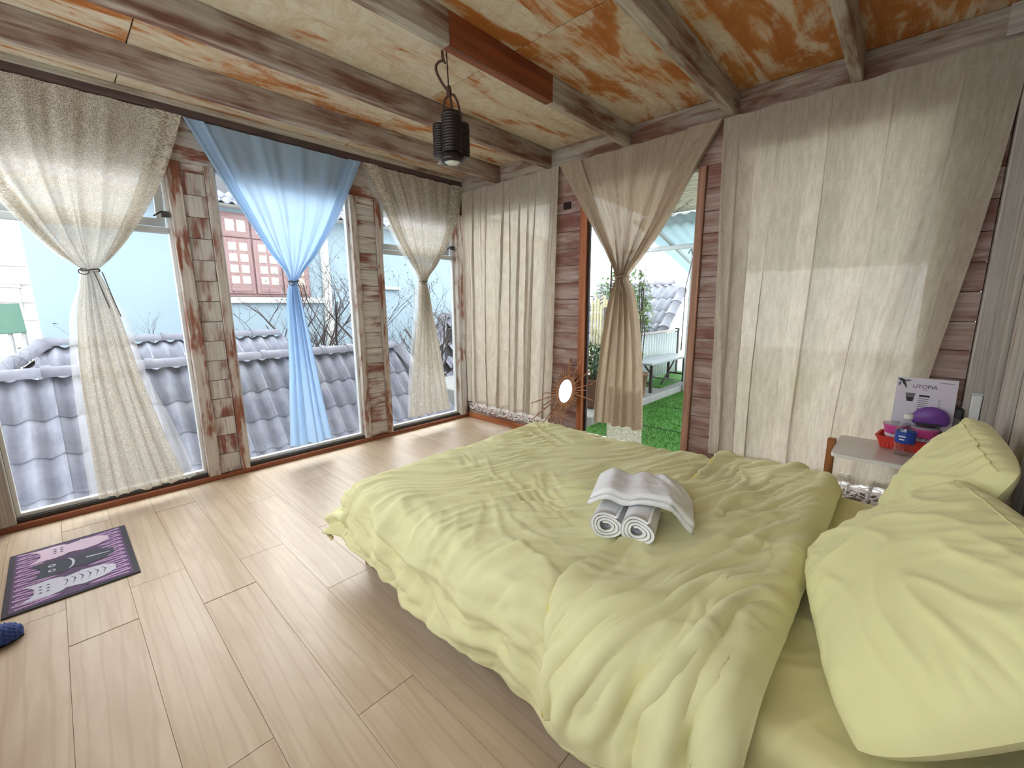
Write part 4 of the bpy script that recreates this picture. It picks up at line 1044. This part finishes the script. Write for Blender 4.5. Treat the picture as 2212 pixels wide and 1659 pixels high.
# ================================================================== outside
M['tile'] = None
def tile_mat(name, a, b):
    n = NT(name)
    v = n.coords(scale=(6, 6, 6)); f = n.noise(v, 1, 6, .65); g = n.noise(n.coords(scale=(30, 3, 30)), 1, 3, .6)
    oi = n.n('ShaderNodeObjectInfo').outputs['Random']
    col = n.mix(n.step(n.math('ADD', n.math('MULTIPLY', f, .6), n.math('MULTIPLY', g, .4)), .3, .7), a, b)
    col = n.mix(n.math('MULTIPLY', oi, .22), col, a)
    return n.surf(n.pbr(col, .6, nrm=n.bump(f, .1, .004), spec=.35))
M['tile'] = tile_mat('slate_blue_tile', S(132, 134, 147), S(164, 165, 175))
M['ridge'] = tile_mat('slate_ridge_tile', S(120, 120, 131), S(142, 142, 151))
def tile_mesh(wd=.305, ln_=.40, amp=.025, waves=2, th=.016, seg=16):
    v = []; f = []
    def prof(t): return amp * math.cos(2 * PI * waves * t) * (1 if True else 0)
    for j, y in enumerate((0.0, ln_)):
        for i in range(seg + 1):
            t = i / seg; v.append((t * wd - wd / 2, -y, prof(t) + (.022 if j else 0)))
    m = seg + 1
    for i in range(m): v.append((v[m + i][0], -ln_, v[m + i][2] - th))
    for i in range(seg):
        f.append((i, m + i, m + i + 1, i + 1)); f.append((m + i, 2 * m + i, 2 * m + i + 1, m + i + 1))
    # a rib where neighbouring tiles interlock
    b = len(v); v += [(wd / 2 - .012, 0, amp + .004), (wd / 2, 0, amp + .004), (wd / 2, -ln_, amp + .026), (wd / 2 - .012, -ln_, amp + .026)]
    f.append((b, b + 3, b + 2, b + 1))
    me = bpy.data.meshes.new('roof_tile'); me.from_pydata(v, [], f); me.polygons.foreach_set('use_smooth', [k % 2 == 0 for k in range(len(f))])
    me.materials.append(M['tile']); return me
TILE = tile_mesh()
def cap_mesh(r=.085, ln_=.36, n=12):
    v = []; f = []
    prof = [(0, 1.16), (.05, 1.18), (.07, 1.02), (ln_, .98)]
    for y, s in prof:
        for k in range(n + 1):
            a = PI * k / n; v.append((y, r * s * math.cos(a), r * s * math.sin(a) * .9))
    for j in range(len(prof) - 1):
        for k in range(n): a = j * (n + 1) + k; f.append((a, a + n + 1, a + n + 2, a + 1))
    f.append(tuple(range(n + 1))[::-1]); f.append(tuple(range(3 * (n + 1), 4 * (n + 1))))
    me = bpy.data.meshes.new('ridge_cap'); me.from_pydata(v, [], f); me.polygons.foreach_set('use_smooth', [True] * len(f)); me.materials.append(M['ridge']); return me
CAP = cap_mesh()
def roof_slope(root, origin, udir, slope_deg, ncol, nrow, keep=lambda i, j: True, gauge=.333, cw=.30):
    """origin: ridge point at column 0; udir: horizontal angle of the ridge line; the slope falls to the right of udir"""
    rot = Euler((0, 0, udir)).to_matrix() @ Euler((R(slope_deg), 0, 0)).to_matrix()
    e = rot.to_euler()
    for j in range(nrow - 1, -1, -1):
        for i in range(ncol):
            if not keep(i, j): continue
            p = Vector(origin) + rot @ Vector((cw * (i + .5), -gauge * j, 0))
            shared('roof_tile', TILE, root, p, e)
def caps(root, p0, p1, step=.32, flip=False):
    p0 = Vector(p0); p1 = Vector(p1)
    if flip: p0, p1 = p1, p0
    d = (p1 - p0); L_ = d.length; d.normalize(); n = int(L_ / step)
    rot = d.to_track_quat('X', 'Z').to_euler()
    for k in range(n): shared('ridge_cap', CAP, root, p0 + d * step * k, rot)
def roof_deck(root, pts, mat):
    mobj('roof_deck', pts, [tuple(range(len(pts)))], mat, root)
M['deck'] = plain('roof_deck_dark', S(60, 60, 64), .9)
# neighbouring roof right outside the left wall
rf = empty('tiled_roof', (-1.49, -2, -.8), label='slate blue wavy tiled roof rising right outside the left windows', cat='roof', group='tiled roofs')
XR, ZR, SL = -1.49, .70, 49.0
def keepA(i, j):
    y = -5.0 + .30 * (i + .5); return y < .02 + .5 * (j + .4) * .333 * math.cos(R(SL)) / 1.29 * 1.0
roof_slope(rf, (XR, -5.0, ZR), R(90), SL, 20, 6, keepA)
yb = .02 + .55; xb = XR + 2.0 * math.cos(R(SL)); zb = ZR - 2.0 * math.sin(R(SL))
roof_deck(rf, [(XR, -5, ZR - .045), (xb, -5, zb - .045), (xb, yb - .1, zb - .045), (XR, -.05, ZR - .045)], M['deck'])
roof_deck(rf, [(XR, -5, ZR - .045), (XR, .0, ZR - .045), (XR - 1.3, 1.0, zb - .045), (XR - 1.3, -5, zb - .045)], M['deck'])
caps(rf, (XR, -4.85, ZR + .01), (XR, .1, ZR + .01), flip=False)
caps(rf, (XR + .04, .02, ZR + .0), (xb, yb, zb + .03))
# lower roof behind it
rf2 = empty('tiled_roof', (-3, -2.4, 0), label='low slate tiled roof peeping over the ridge below the pale blue house wall', cat='roof', group='tiled roofs')
def keepB(i, j): return -4.2 + .30 * (i + .5) > -3.28 - .30 * j
roof_slope(rf2, (-3.0, -4.2, .86), R(90), 32, 11, 3, keepB)
roof_deck(rf2, [(-3.0, -3.2, .82), (-2.15, -3.9, .29), (-2.15, -.9, .29), (-3.0, -.9, .82)], M['deck'])
caps(rf2, (-3.0, -3.22, .87), (-3.0, -.9, .87))
caps(rf2, (-3.0, -3.22, .87), (-2.2, -3.95, .34))
# finer roof further along
rf3 = empty('tiled_roof', (-3.2, 3.2, 0), label='farther slate tiled roof seen beside the corner post of the left wall', cat='roof', group='tiled roofs')
def keepC(i, j): return i >= 3 - j * .9
roof_slope(rf3, (-3.3, 1.35, 1.02), R(90), 44, 12, 8, keepC)
roof_deck(rf3, [(-3.3, 2.3, .96), (-1.4, .3, -.9), (-1.4, 5, -.9), (-3.3, 5, .96)], M['deck'])
caps(rf3, (-3.3, 2.25, 1.03), (-3.3, 5, 1.03)); caps(rf3, (-3.3, 2.25, 1.03), (-1.6, .7, -.62))

# pale blue house
M['housewall'] = plain('pale_blue_render', S(162, 180, 191), .9, var=.04, vs=2)
M['housewhite'] = plain('white_render', S(222, 222, 218), .9, var=.04, vs=2)
M['shutter'] = plain_wood('red_brown_shutter', S(156, 124, 122), S(178, 148, 146), .6)
M['curtpane'] = plain('curtained_pane', S(226, 214, 192), .3, var=.2, vs=14)
HX = -5.0
hs = empty('house', (HX - 2, 1, -3), label='pale blue two storey house with red brown shutters behind the roofs', cat='house')
box('house_wall', (HX - 5, -3.25, -3.0), (HX, 9.0, 2.90), M['housewall'], hs, 0)
box('string_course', (HX + .002, -1.6, 1.33), (HX + .07, .75, 1.43), M['housewhite'], hs, .004)
box('eave_board', (HX - .02, -3.35, 2.902), (HX + .30, 9.0, 2.955), M['housewhite'], hs, .004)
box('wall_ledge', (HX + .002, 1.95, 1.62), (HX + .10, 2.35, 1.68), M['greyframe'], hs, .004)
box('downpipe', (HX + .002, .62, -1), (HX + .09, .76, 2.90), M['housewhite'], hs, .01)
e_rot = (Euler((0, 0, R(90))).to_matrix() @ Euler((R(24), 0, 0)).to_matrix()).to_euler()
for i in range(24):
    for j in range(2):
        shared('eave_tile', TILE, hs, (HX + .02 - .333 * .91 * (j - .1), -3.3 + .3 * (i + .5), 3.07 + .135 * (j - .1)), e_rot)
roof_deck(hs, [(HX + .36, -3.4, 2.90), (HX + .36, 9, 2.90), (HX - 3, 9, 4.4), (HX - 3, -3.4, 4.4)], M['deck'])
wy0, wy1, wz0, wz1 = -1.07, .36, 1.44, 2.83
fr = box('window_frame', (HX + .002, wy0, wz0), (HX + .05, wy1, wz1), M['shutter'], hs, .004)
for l in range(3):
    y0 = wy0 + .05 + l * .455; y1 = y0 + .425
    lf = box('shutter_leaf', (HX + .052, y0, wz0 + .05), (HX + .085, y1, wz1 - .42), M['shutter'], hs, .004)
    tp = box('transom_leaf', (HX + .052, y0, wz1 - .40), (HX + .085, y1, wz1 - .04), M['shutter'], hs, .004)
    for cx in range(2):
        yc = y0 + .135 + cx * .165
        for rz_ in range(4):
            zc = 2.275 - rz_ * .185
            box('shutter_pane', (HX + .082, yc - .06, zc - .065), (HX + .092, yc + .06, zc + .065), M['curtpane'], lf, .003)
        box('shutter_pane', (HX + .082, yc - .065, wz1 - .31), (HX + .092, yc + .065, wz1 - .12), M['curtpane'], tp, .003)
    box('shutter_panel', (HX + .082, y0 + .06, wz0 + .08), (HX + .095, y1 - .06, wz0 + .20), M['shutter'], lf, .004)
# hazy buildings and yard at the far left
M['hazewall'] = plain('bleached_render', S(216, 208, 202), .9, var=.05, vs=1.5)
M['hazetrim'] = plain('bleached_trim', S(190, 182, 178), .9, var=.05)
bl = empty('far_building', (-12, -6, -3), label='bleached cream building far off at the left picture edge', cat='building')
box('building_wall', (-15, -9, -3), (-12, -3.36, 2.62), M['hazewall'], bl, 0)
for k in range(4): box('cornice', (-12, -9, 2.25 - k * .42), (-11.93, -3.30, 2.30 - k * .42), M['hazetrim'], bl, .005)
for y in (-3.85, -4.7, -5.6):
    w_ = box('window', (-12, y, 1.15), (-11.95, y + .3, 1.75), M['hazetrim'], bl, .005)
    pts = [(y + .15 + .19 * math.cos(a), 1.75 + .19 * math.sin(a)) for a in np.linspace(0, PI, 9)]
    mobj('arch', [(-11.94, a, b) for a, b in pts] + [(-12.0, a, b) for a, b in pts], [tuple(range(9))] + [(k, k + 1, 10 + k, 9 + k) for k in range(8)], M['hazetrim'], w_)
aw = empty('green_awning', (-8.3, -3.7, -2), label='green awning on poles far off at the left picture edge', cat='awning')
M['greenaw'] = plain('green_canvas', S(88, 120, 102), .8, var=.12, vs=3)
mobj('canvas', [(-8.6, -4.6, 1.32), (-8.6, -3.50, 1.36), (-7.9, -3.46, .86), (-7.9, -4.6, .80), (-8.6, -4.6, 1.30), (-8.6, -3.50, 1.34), (-7.9, -3.46, .84), (-7.9, -4.6, .78)], [(0, 1, 2, 3), (7, 6, 5, 4), (0, 4, 5, 1), (1, 5, 6, 2), (2, 6, 7, 3), (3, 7, 4, 0)], M['greenaw'], aw)
for y in (-3.50, -3.66): tube('pole', [(-7.95, y, -3), (-7.95, y, .86)], .03, M['hazetrim'], aw, 8)
yard = box('yard_ground', (-30, -20, -3.2), (-.2, 14, -3.0), plain('pale_yard', S(176, 168, 160), .95, vs=1), None, 0); tag(yard, kind='structure')

# bare trees
M['bark'] = plain('grey_brown_bark', S(78, 68, 66), .9, vs=20)
M['budleaf'] = plain('small_dry_leaves', S(104, 104, 84), .8, vs=30)
def bare_tree(name, base, h, label, seed, spread=.6, leaves=150, lean=(0, 0), depth=5, r0=.03, group=None, lmat=None, lsize=.018, trunks=3):
    rg = random.Random(seed); root = empty(name, base, label=label, cat='tree', group=group)
    bm = bmesh.new(); tips = []
    def br(p, d, L_, r, lev):
        n = 4 if lev < 3 else 3; pts = [p]; rs = [r]; q = p.copy(); dd = d.copy()
        for k in range(n):
            dd = (dd + Vector((rg.uniform(-1, 1), rg.uniform(-1, 1), rg.uniform(-.5, .8))) * .16).normalized()
            q = q + dd * L_ / n; pts.append(q.copy()); rs.append(r * (1 - .55 * (k + 1) / n))
        bm_tube(bm, pts, rs, 5 if lev < 2 else 3, False)
        if lev >= 2: tips.extend(pts[1:])
        if lev >= depth: return
        for c in range(rg.choice((2, 3, 3)) if lev < 3 else 2):
            k = rg.randint(1, n); a = rg.uniform(0, 2 * PI); sd = Vector((math.cos(a), math.sin(a), rg.uniform(-.1, .9)))
            br(pts[k], (dd * (1 - spread * .6) + sd * spread).normalized(), L_ * rg.uniform(.55, .8), rs[k] * .80, lev + 1)
    for t in range(trunks):
        a = rg.uniform(0, 2 * PI)
        br(Vector((rg.uniform(-.1, .1), rg.uniform(-.1, .1), 0)), Vector((.35 * math.cos(a) + lean[0], .35 * math.sin(a) + lean[1], 1)).normalized(), h * .42, r0, 0)
    o = bmobj('branches', bm, M['bark'], None, True); o.parent = root
    if leaves:
        v = []; f = []
        for k in range(leaves):
            p = rg.choice(tips); a = Vector((rg.uniform(-1, 1), rg.uniform(-1, 1), rg.uniform(-1, 1))).normalized(); b = a.orthogonal().normalized(); s = lsize * rg.uniform(.6, 1.4); i = len(v)
            v += [p, p + a * s + b * s * .4, p + a * s * 2, p + a * s - b * s * .4]; f.append((i, i + 1, i + 2, i + 3))
        o = mobj('leaves', v, f, lmat or M['budleaf']); o.parent = root; o['kind'] = 'stuff'
    return root
bare_tree('bare_tree', (-3.1, .10, -1.0), 3.6, 'twiggy bare tree in front of the red brown shutters', 3, .62, 600, depth=6, r0=.055, group='bare trees outside', trunks=6)
bare_tree('bare_tree', (-2.75, 1.35, -1.0), 3.3, 'twiggy bare tree behind the corner lace curtain', 8, .62, 400, depth=6, r0=.05, group='bare trees outside', trunks=6)
bare_tree('bare_shrub', (-2.7, -2.35, .2), 1.35, 'thin leafless shrub rising over the low roof beside the first plank panel', 12, .5, 12, depth=4, r0=.014, group='bare trees outside', trunks=3)
bare_tree('bare_shrub', (-2.6, -3.25, .1), 1.05, 'few leafless twigs over the low roof left of the lace curtain', 15, .6, 6, depth=3, r0=.010, group='bare trees outside', trunks=3)

# ------------------------------------------------------------------ terrace behind the glass door
def turf_mat():
    n = NT('artificial_turf')
    a = n.noise(n.coords('Object', False, (90, 30, 30)), 1, 4, .7); b = n.noise(n.coords('Object', False, (6, 6, 6)), 1, 3, .5)
    col = n.mix(n.step(a, .3, .7), S(44, 98, 28), S(84, 142, 54)); col = n.mix(n.math('MULTIPLY', b, .3), col, S(50, 96, 34))
    return n.surf(n.pbr(col, .8, nrm=n.bump(a, .6, .01), spec=.2))
M['turf'] = turf_mat()
tf = box('terrace_floor', (1.28, .125, -.25), (2.72, 6.5, .0), M['turf'], None, 0); tag(tf, kind='structure')
v = []; f = []
for k in range(14000):
    x = rng.uniform(1.3, 2.7); y = rng.uniform(.14, 3.6); a = rng.uniform(0, 2 * PI); h = rng.uniform(.012, .028); w_ = .003; i = len(v)
    v += [(x - w_ * math.cos(a), y - w_ * math.sin(a), 0), (x + w_ * math.cos(a), y + w_ * math.sin(a), 0), (x + rng.uniform(-.01, .01), y + rng.uniform(-.01, .01), h)]; f.append((i, i + 1, i + 2))
o = mobj('turf_pile', v, f, M['turf'], tf); o['kind'] = 'stuff'
for y in (.95, 1.9, 2.85): box('turf_seam', (1.3, y, .001), (2.7, y + .006, .006), M['deck'], tf, 0)
tf2 = box('unseen_paving', (2.722, .125, -.25), (7.0, 6.5, -.002), M['hazewall'], None, 0); tag(tf2, kind='structure')  # neutral paving added out of view to keep green bounce off the linen
M['concrete'] = plain('grey_concrete', S(150, 150, 146), .9, vs=12)
pf = box('step_platform', (-2.0, .6, -.25), (1.278, 6.5, .085), M['concrete'], None, .01); tag(pf, kind='structure')
mobj('turf_patch', [(.55, 2.6, .09), (1.15, 2.6, .09), (1.10, 4.3, .09), (.5, 4.3, .09), (.55, 2.6, .1), (1.15, 2.6, .1), (1.10, 4.3, .1), (.5, 4.3, .1)], [(4, 5, 6, 7), (0, 1, 5, 4), (1, 2, 6, 5), (2, 3, 7, 6), (3, 0, 4, 7)], M['turf'], pf)
M['benchtop'] = plain('grey_bench_board', S(150, 156, 160), .4, vs=6)
M['iron'] = plain('black_iron', S(40, 36, 36), .6, .3)
bn = empty('bench', (1.05, 2.75, .085), label='grey topped bench with black iron legs on the terrace step', cat='bench')
box('bench_top', (.90, 2.08, .47), (1.24, 3.45, .50), M['benchtop'], bn, .006)
for y in (2.2, 3.32):
    for x in (.94, 1.18): box('leg', (x - .018, y - .018, .085), (x + .018, y + .018, .469), M['iron'], bn, .003)
    box('leg_brace', (.958, y - .012, .20), (1.162, y + .012, .225), M['iron'], bn, .003)
tube('diagonal_brace', [(1.06, 2.25, .44), (1.06, 2.55, .24), (1.06, 3.27, .12)], .012, M['iron'], bn, 6)
tube('diagonal_brace', [(1.06, 3.27, .44), (1.06, 2.95, .2), (1.06, 2.80, .11)], .012, M['iron'], bn, 6)
M['corr'] = plain('milky_corrugated_sheet', S(206, 214, 214), .5, var=.08, vs=5)
fn = empty('corrugated_screen', (.74, 3.4, .085), label='milky corrugated screen panel behind the terrace bench', cat='screen')
nu = 120; yy = np.linspace(2.3, 4.05, nu); Pg = np.stack([np.stack([.74 + .018 * np.sin((yy - 2.3) * 2 * PI / .09), yy, np.full(nu, z)], -1) for z in (.12, .80)], 1)
grid('corrugated_sheet', Pg, M['corr'], fn, solid=.004)
for y in (2.28, 4.08): box('post', (.71, y - .03, .085), (.77, y + .03, .86), M['iron'], fn, .003)
box('top_rail', (.72, 2.31, .81), (.76, 4.05, .84), M['hazetrim'], fn, .003)
# small roof behind the terrace
rf4 = empty('tiled_roof', (.3, 4.5, .5), label='small slate tiled roof with a capped verge above the terrace bench', cat='roof', group='tiled roofs')
roof_slope(rf4, (.48 - .30 * 6, 5.0, 1.62), 0.0, 41, 6, 5)
roof_deck(rf4, [(.46, 5.0, 1.57), (.46, 3.8, .52), (-1.4, 3.8, .52), (-1.4, 5.0, 1.57)], M['deck'])
caps(rf4, (.50, 3.85, .62), (.50, 5.0, 1.66)); caps(rf4, (-1.4, 5.02, 1.63), (.45, 5.02, 1.63))
# steel canopy, its right end stretched out of view to shade the wide curtain
M['steel'] = plain('pale_steel', S(190, 194, 194), .5, .2, var=.06)
_n = NT('bluish_roof_sheet'); _d = _n.n('ShaderNodeBsdfDiffuse', Color=S(196, 210, 212)); _t = _n.n('ShaderNodeBsdfTranslucent', Color=S(198, 214, 218)); _s = _n.n('ShaderNodeMixShader', i0=.6); _n.set(_s, 'i1', _d); _n.set(_s, 'i2', _t); M['sheet_roof'] = _n.surf(_s)
cn = empty('terrace_canopy', (2.5, 2, 0), label='steel canopy with bluish sheets and slatted ceiling over the terrace', cat='canopy')
box('canopy_post', (1.29, 3.02, 0.001), (1.36, 3.10, 2.02), M['steel'], cn, .004)
box('canopy_beam', (.2, 3.02, 2.02), (5.3, 3.10, 2.08), M['steel'], cn, .004)
box('canopy_beam', (.8, 2.50, 2.33), (5.3, 2.58, 2.40), M['steel'], cn, .004)
for x in (1.0, 1.62, 2.25, 2.9, 3.6, 4.3, 5.0):
    bm = bmesh.new(); bm_tube(bm, [(x, 4.4, 1.73), (x, 2.4, 2.27)], .028, 4); bmobj('rafter', bm, M['steel'], cn)
nu = 140; xx = np.linspace(.75, 5.3, nu); Pg = np.stack([np.stack([xx, np.full(nu, y_), z_ + .016 * np.sin(xx * 2 * PI / .15)], -1) for y_, z_ in ((4.5, 1.745), (2.3, 2.34))], 1)
grid('roof_sheet', Pg, M['sheet_roof'], cn, solid=.003)
M['slat'] = plain_wood('pale_bamboo_slat', S(150, 146, 128), S(196, 192, 174), .6)
for k in range(42):
    y_ = .16 + k * .055; z_ = 2.46 - (y_ - .2) * .03
    box('ceiling_slat', (.9, y_, z_), (5.2, y_ + .038, z_ + .014), M['slat'], cn, .002)
tube('wire', [(1.24, 3.05, 1.95), (1.30, 2.99, 2.0), (1.34, 2.98, 1.9), (1.26, 2.98, 1.5), (1.25, 2.985, .6)], .008, M['iron'], cn, 6)
box('canopy_post', (5.0, 3.02, -.001), (5.07, 3.10, 2.02), M['steel'], cn, .004)
# planting left of the door
M['leaf'] = plain('green_leaves', S(78, 112, 62), .6, var=.45, vs=25)
M['leafpale'] = plain('pale_green_leaves', S(128, 154, 104), .6, var=.4, vs=25)
M['clay'] = plain('brown_clay_pot', S(118, 86, 66), .85, var=.2)
M['bluepot'] = plain('blue_grey_board', S(88, 116, 140), .6)
M['bamboo'] = plain_wood('yellowed_bamboo', S(176, 166, 122), S(208, 198, 160), .6)
def leafy(root, name, c, rad, n, size, mat, seed):
    rg = random.Random(seed); v = []; f = []
    for k in range(n):
        while True:
            q = Vector((rg.uniform(-1, 1), rg.uniform(-1, 1), rg.uniform(-1, 1)))
            if q.length < 1: break
        p = Vector((c[0] + q.x * rad[0], c[1] + q.y * rad[1], c[2] + q.z * rad[2])); a = Vector((rg.uniform(-1, 1), rg.uniform(-1, 1), rg.uniform(-.8, 1))).normalized(); b = a.cross(Vector((.3, .5, .8))).normalized(); nn = a.cross(b); s = size * rg.uniform(.6, 1.3); i = len(v)
        v += [p, p + a * s * .5 + b * s * .28 + nn * s * .08, p + a * s, p + a * s * .5 - b * s * .28 + nn * s * .08, p + a * s * .5]
        f += [(i, i + 1, i + 4), (i + 1, i + 2, i + 4), (i + 2, i + 3, i + 4), (i + 3, i, i + 4)]
    o = mobj(name, v, f, mat, root); o['kind'] = 'stuff'
def pot(root, r, h, mat, loc):
    return lathe('pot', [(0, 0), (r * .7, 0), (r * .74, .01), (r, h * .92), (r * 1.06, h * .92), (r * 1.06, h), (r * .92, h), (r * .88, h * .86), (0, h * .86)], mat, root, 26, loc)
p1 = empty('potted_shrub', (1.02, 1.05, .086), label='leafy green shrub in a big clay pot beside the sunburst mirror outside', cat='plant', group='terrace plants')
pot(p1, .19, .34, M['clay'], (1.02, 1.05, .086)); leafy(p1, 'foliage', (1.02, 1.05, .62), (.22, .2, .2), 420, .075, M['leaf'], 2)
tube('stem', [(1.02, 1.05, .38), (1.03, 1.04, .5), (1.01, 1.06, .68)], .012, M['bark'], p1, 6)
p2 = empty('potted_plant', (1.12, 2.02, .086), label='clay pot with thin upright stems standing at the bench end', cat='plant', group='terrace plants')
pot(p2, .13, .30, M['clay'], (1.12, 1.93, .086))
for k in range(4):
    xs_ = 1.10 + .02 * k; tube('stem', [(xs_, 1.93, .36), (xs_ + rng.uniform(-.03, .03), 1.95, .9), (xs_ + rng.uniform(-.05, .05), 1.93, 1.4), (xs_ + rng.uniform(-.08, .05), 1.95, 1.75)], [.008, .006, .005, .003], M['bark'], p2, 5)
leafy(p2, 'foliage', (1.13, 1.95, 1.1), (.10, .1, .55), 60, .05, M['leafpale'], 5)
p3 = empty('hedge', (.2, 3.0, .086), label='pale green leafy hedge behind the bamboo fence on the terrace', cat='hedge', group='terrace plants')
leafy(p3, 'foliage', (.15, 3.2, 1.15), (.55, .3, .75), 1500, .085, M['leafpale'], 6)
for k in range(5): tube('stem', [(-.2 + .17 * k, 3.2, .086), (-.2 + .17 * k + .05, 3.2, 1.5)], .012, M['bark'], p3, 5)
p4 = empty('fern_clump', (.85, 2.3, .086), label='low dark green clump of leaves under the door curtain outside', cat='plant', group='terrace plants')
leafy(p4, 'foliage', (1.0, 1.55, .34), (.26, .3, .26), 520, .07, M['leaf'], 9)
bf = empty('bamboo_fence', (.3, 2.75, .086), label='yellowed bamboo fence in front of the terrace hedge', cat='fence')
for k in range(15):
    x = -.1 + k * .052; tube('bamboo_cane', [(x, 2.75, .086), (x + rng.uniform(-.01, .01), 2.75, 1.38 + rng.uniform(-.08, .05))], .019, M['bamboo'], bf, 8)
for z in (.45, 1.05): box('fence_rail', (-.15, 2.772, z), (.72, 2.792, z + .03), M['bamboo'], bf, .003)
bd = empty('blue_board', (1.28, .82, .086), label='blue grey board standing among the plants outside the glass door', cat='board')
mobj('board', [(1.06, 1.32, .62), (1.18, 1.32, .62), (1.16, 1.32, 1.0), (1.05, 1.32, 1.02), (1.06, 1.34, .62), (1.18, 1.34, .62), (1.16, 1.34, 1.0), (1.05, 1.34, 1.02)], [(0, 1, 2, 3), (7, 6, 5, 4), (0, 4, 5, 1), (1, 5, 6, 2), (2, 6, 7, 3), (3, 7, 4, 0)], M['bluepot'], bd)
tube('stake', [(1.11, 1.335, .086), (1.11, 1.335, .62)], .012, M['bark'], bd, 6)
dp = empty('wooden_post_sign', (.62, 2.2, .086), label='weathered dark wooden board with zigzag carving on a post outside the door', cat='sign')
M['oldwood'] = plain_wood('weathered_wood', S(86, 78, 74), S(116, 106, 100), .8)
box('post', (.60, 2.20, .086), (.66, 2.26, 1.35), M['oldwood'], dp, .004)
box('board', (.45, 2.16, .92), (.86, 2.19, 1.22), M['oldwood'], dp, .004)
for k in range(4): mobj('zigzag', [(.40, 2.15, 1.25 + .05 * k), (.46, 2.15, 1.30 + .05 * k), (.40, 2.15, 1.28 + .05 * k), (.40, 2.155, 1.25 + .05 * k), (.46, 2.155, 1.30 + .05 * k), (.40, 2.155, 1.28 + .05 * k)], [(0, 1, 2), (5, 4, 3), (0, 3, 4, 1), (1, 4, 5, 2), (2, 5, 3, 0)], M['oldwood'], dp)
bare_tree('bare_tree', (.75, 1.55, .086), 3.6, 'slim bare tree standing just outside the glass door', 21, .5, 40, depth=4, r0=.03, group='bare trees outside', trunks=1)
tg = box('terrace_ground', (-8, .6, -3.0), (8, 14, -.26), M['concrete'], None, 0); tag(tg, kind='structure')
